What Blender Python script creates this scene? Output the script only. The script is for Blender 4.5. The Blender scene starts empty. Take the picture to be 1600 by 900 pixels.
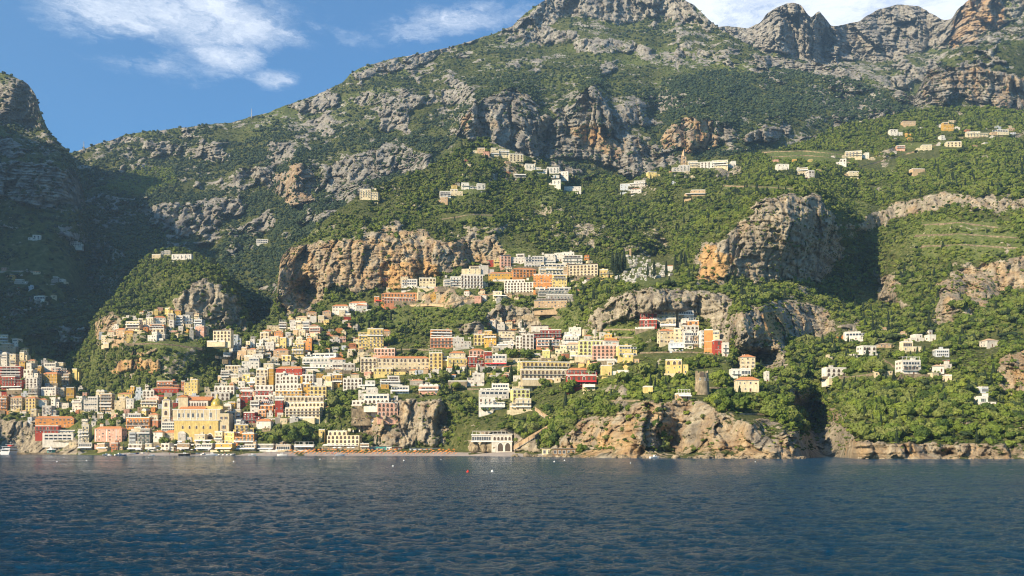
import bpy, math, random
import numpy as np
rnd = random.Random(7)
C = bpy.data.collections.new("Coast"); bpy.context.scene.collection.children.link(C)
F0, VH, CH = 1400.0, 703.0, 4.5          # focal length in photo pixels, horizon row, eye height above the sea

def w3(u, v, D):                          # bearing + elevation + distance -> a point of the place
    return ((u-800.0)/F0*D, D, CH+(VH-v)/F0*D)

# ------------------------------------------------------------------ noise
def _h(ix, iy, iz, s):
    n = (ix.astype(np.uint32)*np.uint32(374761393) + iy.astype(np.uint32)*np.uint32(668265263)
         + iz.astype(np.uint32)*np.uint32(2147483647 & 0x9E3779B1) + np.uint32(s*974711+13))
    n = (n ^ (n >> np.uint32(13)))*np.uint32(1274126177)
    n = n ^ (n >> np.uint32(16)); n = n*np.uint32(2246822519); n ^= (n >> np.uint32(15))
    return n.astype(np.float64)/4294967295.0
def vnoise(x, y, z, s=0):
    x = np.asarray(x, float); y = np.asarray(y, float)+0*x; z = np.asarray(z, float)+0*x
    fx, fy, fz = np.floor(x), np.floor(y), np.floor(z)
    ix, iy, iz = fx.astype(np.int64), fy.astype(np.int64), fz.astype(np.int64)
    tx, ty, tz = x-fx, y-fy, z-fz
    tx = tx*tx*tx*(tx*(tx*6-15)+10); ty = ty*ty*ty*(ty*(ty*6-15)+10); tz = tz*tz*tz*(tz*(tz*6-15)+10)
    def c(a, b, d): return _h((ix+a) & 0xffffffff, (iy+b) & 0xffffffff, (iz+d) & 0xffffffff, s)
    def L(a, b, t): return a+(b-a)*t
    return 2*L(L(L(c(0,0,0), c(1,0,0), tx), L(c(0,1,0), c(1,1,0), tx), ty),
               L(L(c(0,0,1), c(1,0,1), tx), L(c(0,1,1), c(1,1,1), tx), ty), tz)-1
def fbm(x, y, z, o=4, s=0, g=0.5):
    r = 0; a = 1; t = 0
    for i in range(o):
        r = r+a*vnoise(x*2.03**i, y*2.03**i, z*2.03**i, s+i*17); t += a; a *= g
    return r/t
def ridged(x, y, z, o=4, s=0, g=0.5):
    r = 0; a = 1; t = 0
    for i in range(o):
        r = r+a*(1-2*np.abs(vnoise(x*2.03**i, y*2.03**i, z*2.03**i, s+i*17))); t += a; a *= g
    return r/t
def worley(x, y, z, s=0):
    fx, fy, fz = np.floor(x), np.floor(y), np.floor(z); f1 = np.full(x.shape, 9.); f2 = f1.copy(); cid = np.zeros(x.shape); tl = np.zeros(x.shape)
    for dx in (-1, 0, 1):
        for dy in (-1, 0, 1):
            for dz in (-1, 0, 1):
                ix, iy, iz = [(q).astype(np.int64) & 0xffffffff for q in (fx+dx, fy+dy, fz+dz)]
                px, py, pz = fx+dx+_h(ix, iy, iz, s), fy+dy+_h(ix, iy, iz, s+1), fz+dz+_h(ix, iy, iz, s+2)
                d = np.sqrt((px-x)**2+(py-y)**2+(pz-z)**2); c = _h(ix, iy, iz, s+3); n = d < f1
                f2 = np.where(n, f1, np.minimum(f2, d)); cid = np.where(n, c, cid); f1 = np.where(n, d, f1)
                tl = np.where(n, (x-px)*(_h(ix, iy, iz, s+4)-.5)*2.6+(z-pz)*(_h(ix, iy, iz, s+5)-.35)*2.2, tl)
    return f1, f2, cid, tl
def sstep(a, b, x):
    t = np.clip((x-a)/(b-a), 0, 1); return t*t*(3-2*t)
def inpoly(U, V, P):
    r = np.zeros(U.shape, bool); n = len(P)
    for i in range(n):
        x1, y1 = P[i]; x2, y2 = P[(i+1) % n]
        if y1 == y2: continue
        c = ((y1 > V) != (y2 > V)) & (U < (x2-x1)*(V-y1)/(y2-y1)+x1); r ^= c
    return r
def blur(A, n, ax):
    if n < 1: return A
    k = 2*n+1; B = np.moveaxis(A, ax, 0)
    P = np.concatenate([np.repeat(B[:1], n, 0), B, np.repeat(B[-1:], n, 0)], 0)
    cs = np.cumsum(np.concatenate([np.zeros_like(P[:1]), P], 0), 0)
    return np.moveaxis((cs[k:]-cs[:-k])/k, 0, ax)
def bl2(A, n, m=None):
    m = n if m is None else m
    return blur(blur(blur(blur(A, n, 0), m, 1), n, 0), m, 1)

# ------------------------------------------------------------------ materials
MATS = {}
def nmat(name):
    m = bpy.data.materials.new(name); m.use_nodes = True
    return m, m.node_tree.nodes, m.node_tree.links, m.node_tree.nodes['Principled BSDF']
def ramp(N, pts, interp='LINEAR'):
    r = N.new('ShaderNodeValToRGB'); r.color_ramp.interpolation = interp; e = r.color_ramp.elements
    while len(e) < len(pts): e.new(0.5)
    for q, (p, c) in zip(e, pts): q.position = p; q.color = (c[0], c[1], c[2], 1) if hasattr(c, '__len__') else (c, c, c, 1)
    return r
def noise_n(N, L, vec, scale, detail=5, rough=0.55, sc=None):
    t = N.new('ShaderNodeTexNoise'); t.inputs['Scale'].default_value = scale
    t.inputs['Detail'].default_value = detail; t.inputs['Roughness'].default_value = rough
    if sc:
        mp = N.new('ShaderNodeMapping'); mp.inputs['Scale'].default_value = sc; L.new(vec, mp.inputs['Vector']); vec = mp.outputs[0]
    L.new(vec, t.inputs['Vector']); return t
def mix(N, L, f, a, b, mode='MIX'):
    m = N.new('ShaderNodeMix'); m.data_type = 'RGBA'; m.blend_type = mode
    for k, q in ((0, f), (6, a), (7, b)):
        if isinstance(q, (int, float)): m.inputs[k].default_value = q if k == 0 else (q, q, q, 1)
        elif isinstance(q, tuple): m.inputs[k].default_value = (*q, 1)
        else: L.new(q, m.inputs[k])
    return m.outputs[2]
def math_n(N, L, op, a, b=0.5, clamp=False):
    m = N.new('ShaderNodeMath'); m.operation = op; m.use_clamp = clamp
    for k, q in ((0, a), (1, b)):
        if isinstance(q, (int, float)): m.inputs[k].default_value = q
        else: L.new(q, m.inputs[k])
    return m.outputs[0]
def plain(name, col, rough=0.8, var=0.12, scale=1.2, metal=0.0, spec=0.3):
    if name in MATS: return MATS[name]
    m, N, L, P = nmat(name)
    tc = N.new('ShaderNodeTexCoord'); g = N.new('ShaderNodeNewGeometry')
    n1 = noise_n(N, L, g.outputs['Position'], scale*0.35, 4, 0.6)
    n2 = noise_n(N, L, g.outputs['Position'], scale*1.6, 5, 0.6, (1, 1, 0.25))
    f = math_n(N, L, 'MULTIPLY', n1.outputs[0], n2.outputs[0]); r = ramp(N, [(0.12, 0), (0.42, 1)]); L.new(f, r.inputs[0])
    lo = tuple(c*(1-2.2*var) for c in col); hi = tuple(min(1, c*(1+0.35*var)) for c in col)
    base = mix(N, L, r.outputs[0], lo, hi)
    if name.startswith('plaster'):
        oi = N.new('ShaderNodeObjectInfo'); tr = ramp(N, [(0, (.74,.70,.66)), (.35, (.95,.90,.82)), (.7, (1.0,.97,.92)), (1, (1.08,1.02,.90))]); L.new(oi.outputs['Random'], tr.inputs[0]); base = mix(N, L, 1.0, base, tr.outputs[0], 'MULTIPLY')
        n3 = noise_n(N, L, g.outputs['Position'], 1.5, 5, .65, (1, 1, .08)); sr = ramp(N, [(.36, .62), (.52, 1)]); L.new(n3.outputs[0], sr.inputs[0]); base = mix(N, L, .55, base, sr.outputs[0], 'MULTIPLY')
    L.new(base, P.inputs['Base Color'])
    P.inputs['Roughness'].default_value = rough; P.inputs['Metallic'].default_value = metal
    P.inputs['Specular IOR Level'].default_value = spec
    MATS[name] = m; return m
WALLCOL = dict(white=(.80,.77,.71), cream=(.78,.68,.47), yellow=(.80,.63,.25), ochre=(.68,.42,.10), orange=(.74,.33,.11),
   pink=(.74,.44,.34), red=(.40,.065,.042), terracotta=(.56,.24,.13), grey=(.42,.40,.36), blue=(.62,.69,.78), stone=(.40,.33,.23),
   lime=(.72,.72,.30), darkred=(.27,.05,.045), tan=(.60,.44,.28))
for k, c in WALLCOL.items(): plain('plaster_'+k, c, 0.9, 0.16 if k != 'stone' else 0.35, 0.8)
M = MATS
plain('trim_white', (.78,.75,.70), .7, .08); plain('roof_slab', (.50,.47,.42), .9, .25); plain('parapet', (.72,.68,.60), .9, .15)
plain('railing', (.14,.12,.11), .5, .1, metal=.3); plain('rail_white', (.75,.74,.70), .6, .1)
plain('shutter_brown', (.16,.07,.035), .7, .1); plain('shutter_green', (.05,.12,.08), .7, .1)
plain('awn_white', (.80,.78,.74), .8, .08); plain('awn_red', (.62,.04,.05), .8, .1); plain('awn_orange', (.82,.27,.05), .8, .1)
plain('awn_yellow', (.80,.60,.18), .8, .1); plain('awn_blue', (.25,.35,.60), .8, .1); plain('teal', (.03,.28,.27), .6, .1)
plain('bark', (.10,.07,.045), .95, .2); plain('hull_white', (.80,.79,.76), .35, .05); plain('hull_red', (.55,.05,.03), .4, .08)
plain('hull_blue', (.04,.10,.25), .4, .08); plain('hull_dark', (.03,.03,.035), .4, .1); plain('concrete', (.38,.36,.32), .95, .2)
plain('asphalt', (.12,.115,.11), .95, .2); plain('marble', (.60,.57,.50), .7, .12); plain('buoy_red', (.75,.05,.02), .4, .05)
plain('steel', (.30,.30,.31), .5, .1, metal=.6); plain('wood', (.30,.19,.10), .8, .2)
def glass_mat():
    m, N, L, P = nmat('window_pane'); P.inputs['Base Color'].default_value = (.035,.040,.048,1)
    P.inputs['Roughness'].default_value = .22; MATS['pane'] = m
glass_mat()
def tile_mat(name, c1, c2):
    m, N, L, P = nmat(name); g = N.new('ShaderNodeNewGeometry')
    n = noise_n(N, L, g.outputs['Position'], 1.3, 5, .7); r = ramp(N, [(.3, c1), (.7, c2)]); L.new(n.outputs[0], r.inputs[0])
    L.new(r.outputs[0], P.inputs['Base Color']); P.inputs['Roughness'].default_value = .9
    w = N.new('ShaderNodeTexWave'); w.inputs['Scale'].default_value = 1.2; w.bands_direction = 'X'; L.new(g.outputs['Position'], w.inputs['Vector'])
    b = N.new('ShaderNodeBump'); b.inputs['Strength'].default_value = .5; b.inputs['Distance'].default_value = .1
    L.new(w.outputs[1], b.inputs['Height']); L.new(b.outputs[0], P.inputs['Normal']); MATS[name] = m
tile_mat('tiles', (.36,.12,.045), (.62,.27,.10)); tile_mat('tiles_pale', (.42,.24,.13), (.60,.42,.26))
def majolica():
    m, N, L, P = nmat('dome_tiles'); g = N.new('ShaderNodeTexCoord')
    v = N.new('ShaderNodeTexVoronoi'); v.inputs['Scale'].default_value = 1.1; L.new(g.outputs['Object'], v.inputs['Vector'])
    r = ramp(N, [(.0, (.42,.30,.03)), (.45, (.50,.36,.05)), (.6, (.16,.20,.05)), (1, (.52,.38,.06))]); L.new(v.outputs['Color'], r.inputs[0])
    L.new(r.outputs[0], P.inputs['Base Color']); P.inputs['Roughness'].default_value = .35; MATS['dome'] = m
majolica()

def terrain_mat(name, far):
    m, N, L, P = nmat(name); g = N.new('ShaderNodeNewGeometry'); pos = g.outputs['Position']
    at = N.new('ShaderNodeAttribute'); at.attribute_name = 'mask'
    sx = N.new('ShaderNodeSeparateColor'); L.new(at.outputs['Color'], sx.inputs[0]); rock, och, grs = sx.outputs
    k = 0.5 if far else 1.0
    a1 = noise_n(N, L, pos, .05*k, 6, .65); a2 = noise_n(N, L, pos, .22*k, 7, .7)
    st = noise_n(N, L, pos, .12*k, 7, .65, (1, 1, .22)); sh = noise_n(N, L, pos, .3*k, 6, .65, (.15, .15, 1))
    # rock: grey-beige limestone with darker streaks, ochre and rust under the overhangs
    rr = ramp(N, [(.30, (.15,.13,.11)), (.42, (.33,.28,.215)), (.55, (.48,.41,.30)), (.70, (.62,.54,.40))]); L.new(st.outputs[0], rr.inputs[0])
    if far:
        for e_ in rr.color_ramp.elements: c_ = e_.color; e_.color = (c_[0]*.90, c_[1]*.97, c_[2]*1.12, 1)  # bluer rock tone puts distance haze into the colour
    dk = ramp(N, [(.35, .55), (.6, 1)]); L.new(a2.outputs[0], dk.inputs[0])
    rc = mix(N, L, .75, rr.outputs[0], dk.outputs[0], 'MULTIPLY')
    lay = ramp(N, [(.36, .62), (.5, 1)]); L.new(sh.outputs[0], lay.inputs[0]); rc = mix(N, L, .5, rc, lay.outputs[0], 'MULTIPLY')
    oc = ramp(N, [(.3, (.26,.15,.08)), (.45, (.46,.28,.13)), (.56, (.58,.36,.15)), (.7, (.66,.48,.27))]); L.new(st.outputs[0], oc.inputs[0])
    of = math_n(N, L, 'ADD', math_n(N, L, 'ADD', och, -.14 if far else .10), math_n(N, L, 'MULTIPLY', math_n(N, L, 'SUBTRACT', a1.outputs[0], .5), 1.6)); ofr = ramp(N, [(.42, 0), (.95, 1)]); L.new(of, ofr.inputs[0])
    rc = mix(N, L, ofr.outputs[0], rc, oc.outputs[0])
    # plant cover
    gr = ramp(N, [(.28, (.035,.048,.014)), (.44, (.075,.09,.026)), (.58, (.125,.13,.042)), (.7, (.22,.19,.10))]); L.new(a2.outputs[0], gr.inputs[0])
    g2 = ramp(N, [(.32, (.07,.10,.02)), (.5, (.14,.17,.045)), (.68, (.25,.24,.11))]); L.new(a2.outputs[0], g2.inputs[0])
    gc = mix(N, L, grs, gr.outputs[0], g2.outputs[0])
    f = math_n(N, L, 'ADD', rock, math_n(N, L, 'MULTIPLY', math_n(N, L, 'SUBTRACT', a2.outputs[0], .5), 1.5)); fr = ramp(N, [(.47, 0), (.56, 1)]); L.new(f, fr.inputs[0])
    L.new(mix(N, L, fr.outputs[0], gc, rc), P.inputs['Base Color'])
    P.inputs['Roughness'].default_value = .95; P.inputs['Specular IOR Level'].default_value = .15
    a3 = noise_n(N, L, pos, .9*k, 6, .7); bb = math_n(N, L, 'ADD', math_n(N, L, 'ADD', a2.outputs[0], math_n(N, L, 'MULTIPLY', a3.outputs[0], .45)), math_n(N, L, 'MULTIPLY', st.outputs[0], .9))
    b = N.new('ShaderNodeBump'); b.inputs['Strength'].default_value = 1; b.inputs['Distance'].default_value = 7.0 if far else 3.4
    L.new(bb, b.inputs['Height']); L.new(b.outputs[0], P.inputs['Normal']); return m
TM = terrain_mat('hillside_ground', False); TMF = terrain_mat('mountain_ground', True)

# ------------------------------------------------------------------ sheets of terrain
class Sheet: pass
def interp_c(U, pts, idx, sm):
    xs = [p[0] for p in pts]; y = np.interp(U, xs, [p[idx] for p in pts]); return blur(blur(y, sm, 0), sm, 0)
def make_sheet(name, u0, u1, du, dv, cons, cliffs, top_noise=2.2, seed=0, smooth=5, amp=(14, 3.0), camp=(9, 4, 1.6), bumps=(), sc=1.0, cliffw=0.07, crag=None):
    S = Sheet(); U = np.arange(u0, u1+du, du); n = len(U); S.U = U; K = len(cons)
    vk = [interp_c(U, c, 1, smooth if k < K-1 else 1) for k, c in enumerate(cons)]
    dk = [interp_c(U, c, 2, smooth) for k, c in enumerate(cons)]
    j = fbm(U/22, seed+.5, .5, 5, seed, .6)*top_noise + np.maximum(ridged(U/60, seed+3.3, .5, 3, seed+5), 0)*-top_noise*.8
    vk[-1] = vk[-1]+j
    for k in range(K-2, -1, -1): vk[k] = np.maximum(vk[k], vk[k+1]+1.5)
    for k in range(1, K): dk[k] = np.maximum(dk[k], dk[k-1]+2)
    Vr, Kr = [], []
    for k in range(K-1):
        r = max(3, int(np.percentile(vk[k]-vk[k+1], 97)/dv))
        for i in range(r+(1 if k == K-2 else 0)):
            t = i/r; Vr.append(vk[k]*(1-t)+vk[k+1]*t); Kr.append((k, t))
    V = np.array(Vr); UU = np.broadcast_to(U, V.shape).copy(); R = V.shape[0]
    wu = UU+fbm(UU/26, V/20, seed, 5, seed+50, .65)*17; wv = V+fbm(UU/22, V/16, seed+9, 5, seed+60, .65)*13
    cm = np.zeros(V.shape); oc = np.zeros(V.shape)
    for q in cliffs:
        m_ = inpoly(wu, wv, q[0]).astype(float); cm = np.maximum(cm, m_*q[1]); oc = np.maximum(oc, m_*(q[2] if len(q) > 2 else 0))
    if crag:
        cu, cv, thr, amt = crag; nn = fbm(wu/cu, wv/cv, seed+.7, 5, seed+90, .62)+.35*ridged(UU/(cu*.5), V/(cv*.4), .2, 3, seed+91); cg = sstep(thr, thr+.22, nn)*amt
        if name == 'hillside': cg = cg*(1-inpoly(UU, V, [(-120,520),(60,545),(130,600),(345,590),(385,530),(430,490),(560,470),(600,430),(800,390),(1000,390),(1060,450),(1000,560),(850,650),(700,620),(560,600),(500,665),(400,706),(-120,706)]))
        cm = np.maximum(cm, cg)
    cs = bl2(cm, 3)
    w = np.exp(np.log(cliffw)*np.clip(cs, 0, 1))
    D = np.zeros(V.shape); r0 = 0
    for k in range(K-1):
        rows = [i for i, q in enumerate(Kr) if q[0] == k]; rr = rows+([rows[-1]+1] if k < K-2 else [])
        ww = w[rows[0]:rr[-1]+1]; cum = np.concatenate([np.zeros((1, n)), np.cumsum((ww[1:]+ww[:-1])/2, 0)], 0)
        cum = cum/np.maximum(cum[-1:], 1e-9); seg = dk[k]+(dk[k+1]-dk[k])*cum
        D[rows[0]:rr[-1]+1] = seg
    D = bl2(D, 3, 4)
    if name == 'hillside':
        xg = (UU-800)/F0*D; zg = CH+(VH-V)/F0*D; D = D-11*ridged(xg/120, D/500, zg/420, 3, seed+71)*np.clip(zg/60, 0, 1)
    for (bu, bv, ru, rv, a) in bumps: D = D+a*np.exp(-((wu-bu)/ru)**2-((wv-bv)/rv)**2)
    X = (UU-800)/F0*D; Z = CH+(VH-V)/F0*D; Y = D
    fade = np.clip(Z/(3 if name == 'hillside' else 12), 0, 1)*(np.where((UU > 186) & (UU < 850), np.clip(Z/12, 0, 1), 1) if name == 'hillside' else 1)
    co = bl2(cm, 1)
    D = D+fade*((amp[0]*fbm(X/(110*sc), Y/(110*sc), Z/(160*sc), 4, seed+1)+amp[1]*fbm(X/(16*sc), Y/(16*sc), Z/(16*sc), 3, seed+2))*(1-.4*co))
    D = D-co*(camp[0]*.9*ridged(X/(60*sc), Y/(200*sc), Z/(150*sc), 3, seed+3)+camp[1]*.35*ridged(X/(19*sc), Y/(60*sc), Z/(45*sc), 3, seed+4)
              + camp[2]*.35*ridged(X/(7*sc), Y/(20*sc), Z/(9*sc), 3, seed+6)+camp[2]*.5*fbm(X/(40*sc), 0, Z/(6*sc), 3, seed+8))
    sel = cm > .3
    if sel.any():
        x_, y_, z_ = X[sel], D[sel], Z[sel]; wx = fbm(x_/(14*sc), y_/(30*sc), z_/(14*sc), 3, seed+31)*7*sc; add = np.zeros(x_.shape)
        for (sx_, sz_, a_) in ((26, 85, camp[0]*.8), (10, 34, camp[1]*.95), (3.8, 7, camp[2]*.95)):
            f1, f2, cid, tl = worley((x_+wx)/(sx_*sc), (y_)/(sx_*3*sc)+.3*wx/sc/sx_, (z_+wx*.7)/(sz_*sc), seed+int(sx_)); add += a_*((cid-.5)*1.3+1.05*tl-.35*np.minimum(f2-f1, .18)/.18)
        for (hh_, a_) in ((9.0*sc, camp[1]*.55), (3.3*sc, camp[2]*.8)):
            q_ = z_/hh_+1.2*fbm(x_/(70*sc), y_/(120*sc), .3, 3, seed+33)+.25*fbm(x_/(9*sc), 0, z_/(9*sc), 2, seed+34); fr_ = q_-np.floor(q_); add += a_*(fr_**2)*sstep(-.35, .25, fbm(x_/(50*sc), y_/(90*sc), z_/(40*sc), 3, seed+35))
        soft = np.zeros(D.shape); soft[sel] = add; D = D+soft*np.clip(bl2(cm, 1), 0, 1)*fade
    S.V, S.UU, S.D, S.cm, S.oc, S.wu, S.wv, S.name = V, UU, D, cm, oc, wu, wv, name
    S.X, S.Z = X, Z
    return S
def depth_at(S, u, v):
    c = int(np.clip(round((u-S.U[0])/(S.U[1]-S.U[0])), 0, len(S.U)-1))
    return float(np.interp(v, S.V[::-1, c], S.D[::-1, c]))
def carve(S, u0, v0, u1, v1, D):
    c0 = max(0, int((u0-S.U[0])/(S.U[1]-S.U[0]))); c1 = min(len(S.U), int((u1-S.U[0])/(S.U[1]-S.U[0]))+2)
    V = S.V[:, c0:c1]; m_ = (V > v0-1) & (V < v1); d = S.D[:, c0:c1]; d[m_] = np.maximum(d[m_], D+1.2)
    m2 = (V >= v1) & (V < v1+3); d[m2] = np.minimum(d[m2], D-.3)
def add_mesh(name, co, faces, mats, parent=None, smooth=False, link=True, fm=None):
    me = bpy.data.meshes.new(name); me.from_pydata(co, [], faces)
    for m_ in mats: me.materials.append(m_)
    if fm is not None: me.polygons.foreach_set('material_index', fm)
    if smooth: me.polygons.foreach_set('use_smooth', [True]*len(me.polygons))
    me.update(); o = bpy.data.objects.new(name, me)
    if link: C.objects.link(o)
    if parent: o.parent = parent
    return o
def grid_mesh(name, P, mat, attr=None, smooth=True):
    R, n = P.shape[:2]; me = bpy.data.meshes.new(name); nv = R*n
    me.vertices.add(nv); me.vertices.foreach_set('co', P.reshape(-1).astype(np.float32))
    a = (np.arange(R-1)[:, None]*n+np.arange(n-1)[None]).reshape(-1); q = np.stack([a, a+1, a+n+1, a+n], 1).reshape(-1)
    nf = (R-1)*(n-1); me.loops.add(nf*4); me.loops.foreach_set('vertex_index', q.astype(np.int32))
    me.polygons.add(nf); me.polygons.foreach_set('loop_start', np.arange(0, nf*4, 4, dtype=np.int32))
    try: me.polygons.foreach_set('loop_total', np.full(nf, 4, dtype=np.int32))
    except Exception: pass
    me.polygons.foreach_set('use_smooth', np.full(nf, smooth)); me.update(calc_edges=True)
    if attr is not None:
        at = me.color_attributes.new('mask', 'FLOAT_COLOR', 'POINT'); at.data.foreach_set('color', attr.reshape(-1).astype(np.float32))
    me.materials.append(mat); o = bpy.data.objects.new(name, me); C.objects.link(o); return o
def build_sheet(S, mat, rockf, grassf, skirt=((30, 120), (110, 260), (330, 420))):
    V, UU, D = S.V, S.UU, S.D
    Vs = [V]; Ds = [D]
    for dv_, dd in skirt: Vs.append(V[-1:]+dv_); Ds.append(D[-1:]+dd)
    V2 = np.concatenate(Vs); D2 = np.concatenate(Ds); U2 = np.broadcast_to(S.U, V2.shape)
    P = np.stack([(U2-800)/F0*D2, D2, CH+(VH-V2)/F0*D2], -1)
    rk, gs = rockf(S), grassf(S); k = len(skirt)
    S.rock = rk; S.grass = gs
    ex = lambda A: np.concatenate([A]+[A[-1:]]*k)
    at = np.stack([ex(rk), ex(S.oc), ex(gs), np.ones_like(D2)], -1)
    o = grid_mesh(S.name, P, mat, at); o['kind'] = 'structure'; S.obj = o; S.P = P[:V.shape[0]]; return o
SUN = (28, 50, 5.0); SKY = (.078, (10.0, 10.2, 10.6), (.53, .98, 1.30)); EXPO = 0.88; DENOISE = True; HAZE = 0.00007
CLOUDS = [((325,30,.34,.32), 1.15), ((200,22,.36,.26), .95), ((355,85,.20,.18), .95), ((435,125,.13,.13), .85), ((270,100,.3,.2), .6), ((690,38,.42,.14,.4), .8), ((1150,10,.5,.4), 1.35), ((1350,0,.8,.45), 1.5), ((1500,10,.7,.4), 1.5)]
# ================================================================== the land
dF = lambda v: 6300.0/(v-VH)
# --- central hill, town slopes, sea cliffs and right headland
FC = [
 [(-120,710.5,1010),(40,710.6,900),(100,710.8,860),(140,711.2,800),(200,711.7,722),(500,712,700),(700,712.3,680),(830,713.6,595),(880,714.4,550),(980,715.8,490),(1060,716.1,488),(1100,716.2,476),(1250,717,450),(1275,714,560),(1310,714.5,545),(1335,717,450),(1460,717.2,444),(1600,717.4,438),(1720,717.5,434)],
 [(-120,692,1060),(40,692,930),(100,694,895),(190,703,790),(345,703,775),(500,703.5,762),(560,703,756),(700,703.5,742),(735,704,715),(800,706,655),(880,708,590),(980,700,500),(1060,706,512),(1100,700,484),(1250,705,456),(1275,700,585),(1310,702,575),(1335,690,455),(1460,688,450),(1600,686,444),(1720,686,440)],
 [(-120,650,1090),(40,652,960),(100,654,930),(200,655,860),(345,652,830),(500,652,800),(548,640,775),(600,622,765),(700,628,760),(745,655,745),(830,652,715),(880,655,640),(960,645,560),(1000,625,545),(1060,618,552),(1120,628,520),(1170,648,505),(1225,660,505),(1275,640,640),(1310,650,620),(1335,668,495),(1460,662,485),(1600,660,480),(1720,660,480)],
 [(-120,590,1130),(40,600,1000),(100,620,990),(200,626,900),(345,612,860),(500,600,850),(600,590,840),(700,588,830),(800,585,815),(900,590,760),(1000,590,680),(1080,585,650),(1160,595,620),(1225,600,620),(1275,600,680),(1330,590,640),(1450,600,590),(1600,600,590),(1720,600,590)],
 [(-120,560,1160),(40,570,1040),(100,616,1020),(200,618,920),(345,604,880),(400,560,920),(440,530,980),(500,535,960),(600,540,930),(700,540,910),(800,540,890),(900,545,850),(1000,550,760),(1080,550,720),(1140,552,690),(1200,545,720),(1300,545,760),(1400,540,720),(1500,540,700),(1600,530,720),(1720,520,740)],
 [(-120,545,1190),(40,560,1060),(100,614,1040),(200,616,940),(345,602,900),(400,535,980),(430,500,1030),(500,500,1010),(600,500,980),(700,490,960),(800,480,960),(900,480,900),(940,475,850),(1000,455,830),(1060,450,830),(1140,465,800),(1200,465,840),(1300,480,900),(1400,500,860),(1500,480,800),(1600,470,800),(1720,460,800)],
 [(-120,530,1230),(40,552,1080),(100,612,1060),(200,614,960),(345,600,920),(400,520,1010),(430,480,1040),(500,442,1060),(600,452,1040),(700,440,1020),(800,425,1030),(900,420,1010),(1000,418,960),(1080,430,900),(1140,430,900),(1200,430,930),(1300,430,980),(1400,430,980),(1500,425,900),(1600,420,880),(1720,410,880)],
 [(-120,527,1240),(40,551,1090),(100,611,1070),(200,613,970),(345,599,930),(400,516,1030),(430,440,1050),(460,392,1080),(500,372,1090),(600,352,1100),(700,368,1090),(790,375,1100),(900,372,1120),(1000,370,1110),(1060,380,1060),(1110,375,960),(1200,312,940),(1260,303,950),(1310,330,1000),(1370,370,1080),(1450,345,1010),(1500,330,980),(1600,330,960),(1720,330,960)],
 [(-120,524,1250),(0,524,1110),(20,524,1100),(60,556,1100),(105,574,1095),(120,598,1085),(132,614,1080),(145,620,1060),(200,612,980),(260,602,950),(320,601,940),(345,598,940),(365,572,970),(383,536,1000),(400,512,1040),(425,500,1050),(431,470,1060),(438,405,1070),(455,385,1100),(480,370,1120),(500,350,1130),(530,327,1160),(560,308,1190),(600,288,1220),(640,274,1260),(680,255,1300),(720,232,1350),(745,219,1380),(760,216,1390),(780,228,1390),(820,243,1380),(850,254,1390),(880,270,1400),(905,283,1410),(930,272,1500),(960,276,1510),(985,284,1400),(1010,270,1400),(1040,263,1400),(1060,256,1400),(1130,250,1400),(1200,238,1460),(1260,222,1520),(1300,200,1600),(1350,190,1620),(1400,180,1650),(1450,172,1680),(1500,168,1700),(1600,173,1720),(1720,176,1740)]]
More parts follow.
